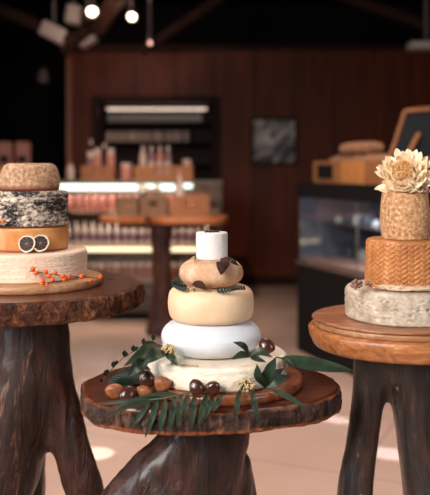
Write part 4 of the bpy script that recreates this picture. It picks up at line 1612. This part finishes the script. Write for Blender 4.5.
# long wooden tray on the case
u0 = .22
tu0, tu1 = .16, 1.05
tc = cp((tu0 + tu1) / 2, .16, cz1)
t = thing('wooden_tray', 'long orange-brown wooden tray with a small black tag on the right display case', 'tray', tc)
th_ = .145
def tb(name, u, v, z, du, dvv, dz, mat, bev=.003, par=None):
    return MB().box(cp(u, v, z), (du, dvv, dz), ang, bev).build(name, mat, par or t, smooth=False)
um = (tu0 + tu1) / 2
tb('front_board', um, .046, cz1 + th_ / 2, tu1 - tu0, .014, th_, 'crate')
tb('back_board', um, .29, cz1 + th_ / 2, tu1 - tu0, .014, th_, 'crate')
tb('end_board', tu0 + .007, .168, cz1 + th_ / 2, .014, .23, th_, 'crate')
tb('end_board', tu1 - .007, .168, cz1 + th_ / 2, .014, .23, th_, 'crate')
tb('bottom_board', um, .168, cz1 + .008, tu1 - tu0 - .03, .23, .012, 'crate')
tb('pale_plank', tu0 + .52, .035, cz1 + th_ / 2, .27, .01, th_ * .96, 'plank', .002, t.children[0])['label'] = 'brighter orange plank'
tb('name_tag', tu0 + .17, .035, cz1 + th_ * .52, .2, .008, th_ * .62, 'slate', .002, t.children[0])['label'] = 'small black tag'
q = random.Random(51)
k_ = 0
for row, n in ((0, 8), (1, 7), (2, 3)):
    for i in range(n):
        u = tu0 + .10 + .05 * row + i * .1 + (.1 if row == 2 else 0)
        c = cp(u, .168 + q.uniform(-.012, .012), cz1 + .0145 + .046 + row * .0805)
        m = Matrix.Rotation(ang + PI / 2, 3, 'Z') @ Matrix.Rotation(PI / 2, 3, 'Y')
        h_ = q.uniform(.075, .095)
        o = MB().lathe(c, [(0, -h_), (.026, -h_ * .9), (.042, -.03), (.046, .01), (.036, h_ * .75), (0, h_)], 14, m).build('bread_roll', 'bread', origin=c)
        tag(o, 'small crusty roll heaped in the wooden tray on the dark display case', 'bread roll', 'rolls in the wooden tray')

# ---------------------------------------------------------------- chalkboard easel
EY = 4.35
t = thing('chalkboard_easel', 'small wooden A-frame chalkboard standing on the display case behind the cream flower', 'chalkboard', P(405, 186, EY))
def stick(a, b, w_, nm='frame_rail'):
    a, b = Vector(a), Vector(b)
    d = b - a
    x = d.normalized()
    y = Vector((0, 1, 0))
    z = x.cross(y).normalized()
    m = Matrix((x, z.cross(x), z)).transposed()
    MB().box((a + b) / 2, (d.length, w_, w_), mtx=m, bev=.003).build(nm, 'crate', t, smooth=False)
zb = cz1
def E(px, py, dy=0): return P(px, py, EY + dy)
la = E(384, 0); 
def down(px, py, px2, py2):
    """extend the stick until it meets the top of the case"""
    a, b = E(px, py), E(px2, py2)
    s_ = (zb - a.z) / (b.z - a.z)
    return a, a + (b - a) * s_
a, b = down(405, 111, 393, 148)
stick(a, b, .02, 'frame_leg')
a2, b2 = down(448, 107, 440, 148)
stick(a2, b2, .024, 'frame_leg')
stick(a, a2, .024, 'frame_rail')
stick(E(399, 137.5, 0) + Vector((0, .004, -.12)), E(444, 137.5, 0) + Vector((0, .004, -.12)), .02, 'frame_rail')
bm_ = MB()
p1, p2 = a.lerp(b, .04), a2.lerp(b2, .04)
p3, p4 = a2.lerp(b2, .72), a.lerp(b, .72)
vv = [p1, p2, p3, p4]
off = Vector((0, .008, 0))
bm_.add([v for v in vv] + [v + off for v in vv], [(0, 1, 2, 3), (7, 6, 5, 4), (0, 4, 5, 1), (1, 5, 6, 2), (2, 6, 7, 3), (3, 7, 4, 0)])
bm_.build('chalkboard', 'chalk', t, smooth=False)
a3 = E(419, 133, -.04)
b3 = E(409, 152, -.06)
s_ = (zb - a3.z) / (b3.z - a3.z)
stick(a3, a3 + (b3 - a3) * s_, .022, 'easel_strut')

# ---------------------------------------------------------------- light
def area(name, loc, target, sx, sy, power, col, spread=180):
    d = bpy.data.lights.new(name, 'AREA')
    d.shape = 'RECTANGLE'
    d.size, d.size_y = sx, sy
    d.energy = power
    d.color = col
    d.spread = math.radians(spread)
    o = bpy.data.objects.new(name, d)
    COL.objects.link(o)
    o.location = loc
    o.rotation_euler = (Vector(target) - Vector(loc)).to_track_quat('-Z', 'Y').to_euler()
    return o
def spot(name, loc, target, power, col, ang_, blend=.5, r=.04):
    d = bpy.data.lights.new(name, 'SPOT')
    d.energy = power
    d.color = col
    d.spot_size = math.radians(ang_)
    d.spot_blend = blend
    d.shadow_soft_size = r
    o = bpy.data.objects.new(name, d)
    COL.objects.link(o)
    o.location = loc
    o.rotation_euler = (Vector(target) - Vector(loc)).to_track_quat('-Z', 'Y').to_euler()
    return o
# soft lights added out of frame around the tables
area('assumed_key_light', (-1.9, -.9, 2.5), (0, 1.9, .9), 1.5, 1.5, 52, (1, .95, .9), 90)  # assumed key light behind and left of the camera, no shop front built
area('right_fill', (2.4, -.4, 2.0), (.2, 2.0, .7), 1.3, 1.3, 9, (.9, .95, 1), 90)  # weak fill added from the right, no window there
area('left_sheen_fill', (-3.3, 1.0, 1.5), (0, 1.8, .7), 1.5, 1.5, 22, (.84, .92, 1), 110)  # cool light added for sheen on legs and trunk, no window there
# visible lamps, assumed spots and added fills over the floor, counter and case
area('floor_fill', (.1, 3.4, 3.15), (.1, 3.4, 0), 1.8, 2.4, 40, (1, .84, .75), 105)  # wide overhead fill added to brighten the floor
area('counter_lamp', ((gx(58) + gx(200)) / 2, GY + .1, gz(192)), ((gx(58) + gx(200)) / 2, GY + .5, .55), 1.25, .05, 7, (1, .9, .8))
area('case_fill', cp(Lc / 2, .1, cz1 - .09), cp(Lc / 2, .45, .6), .05, .05, 4.2, (.92, .94, 1))  # second added fill, lights the inside of the case
spot('spot_counter', P(92, 12, 6.5) + Vector((.02, -.1, -.1)), (-.9, 6.5, .9), 25, (1, .78, .6), 60)
spot('spot_counter_side', P(132, 17, 6.7) + Vector((.02, -.1, -.1)), (-.4, 6.1, .8), 25, (1, .78, .6), 60)
spot('spot_panelling', (-.9, 6.9, 3.1), (-.8, 8.5, 2.1), 26, (1, .7, .52), 80, .9)  # assumed unseen ceiling spot washing the upper panelling
spot('spot_front_added', (-.6, 4.6, 3.1), (-.95, 6.6, 1.1), 170, (1, .8, .64), 60, .8)  # unseen spot added in front to brighten the counter goods
spot('spot_front_side_added', (.1, 4.3, 3.1), (-.2, 6.1, 1.0), 90, (1, .8, .64), 40, .8)  # second unseen spot added to brighten the distant trunk table
spot('truss_fill', P(110, 40, 6.2), P(100, 8, 7.1), 14, (1, .76, .66), 110, .8, .03)  # added fill lifting the roof timbers and grey boxes
spot('spot_case', (.5, 3.6, 3.1), (.85, 5.2, 1.15), 40, (1, .8, .64), 24, .7)  # unseen spot added over the display case and tray
# narrow spots added to throw sun-like patches on the tiles between the tables
spot('floor_patch_spot', (-2.6, 3.2, 3.1), (-.54, 3.5, 0), 1500, (1, .96, .9), 2.6, .3, .01)
spot('floor_patch_spot_cool', (2.9, 2.4, 3.1), (.60, 3.97, 0), 1300, (.7, .8, 1), 1.7, .3, .01)
spot('floor_patch_spot_cool_near', (2.9, 2.0, 3.1), (.76, 3.5, 0), 1500, (.7, .8, 1), 2.2, .3, .01)

w = bpy.data.worlds.new('world')
S.world = w
w.use_nodes = True
w.node_tree.nodes['Background'].inputs[0].default_value = (.9, .75, .7, 1)
w.node_tree.nodes['Background'].inputs[1].default_value = .02

S.view_settings.view_transform = 'Standard'
S.view_settings.look = 'None'
S.view_settings.exposure = 0
S.view_settings.gamma = 1
S.view_settings.use_curve_mapping = False
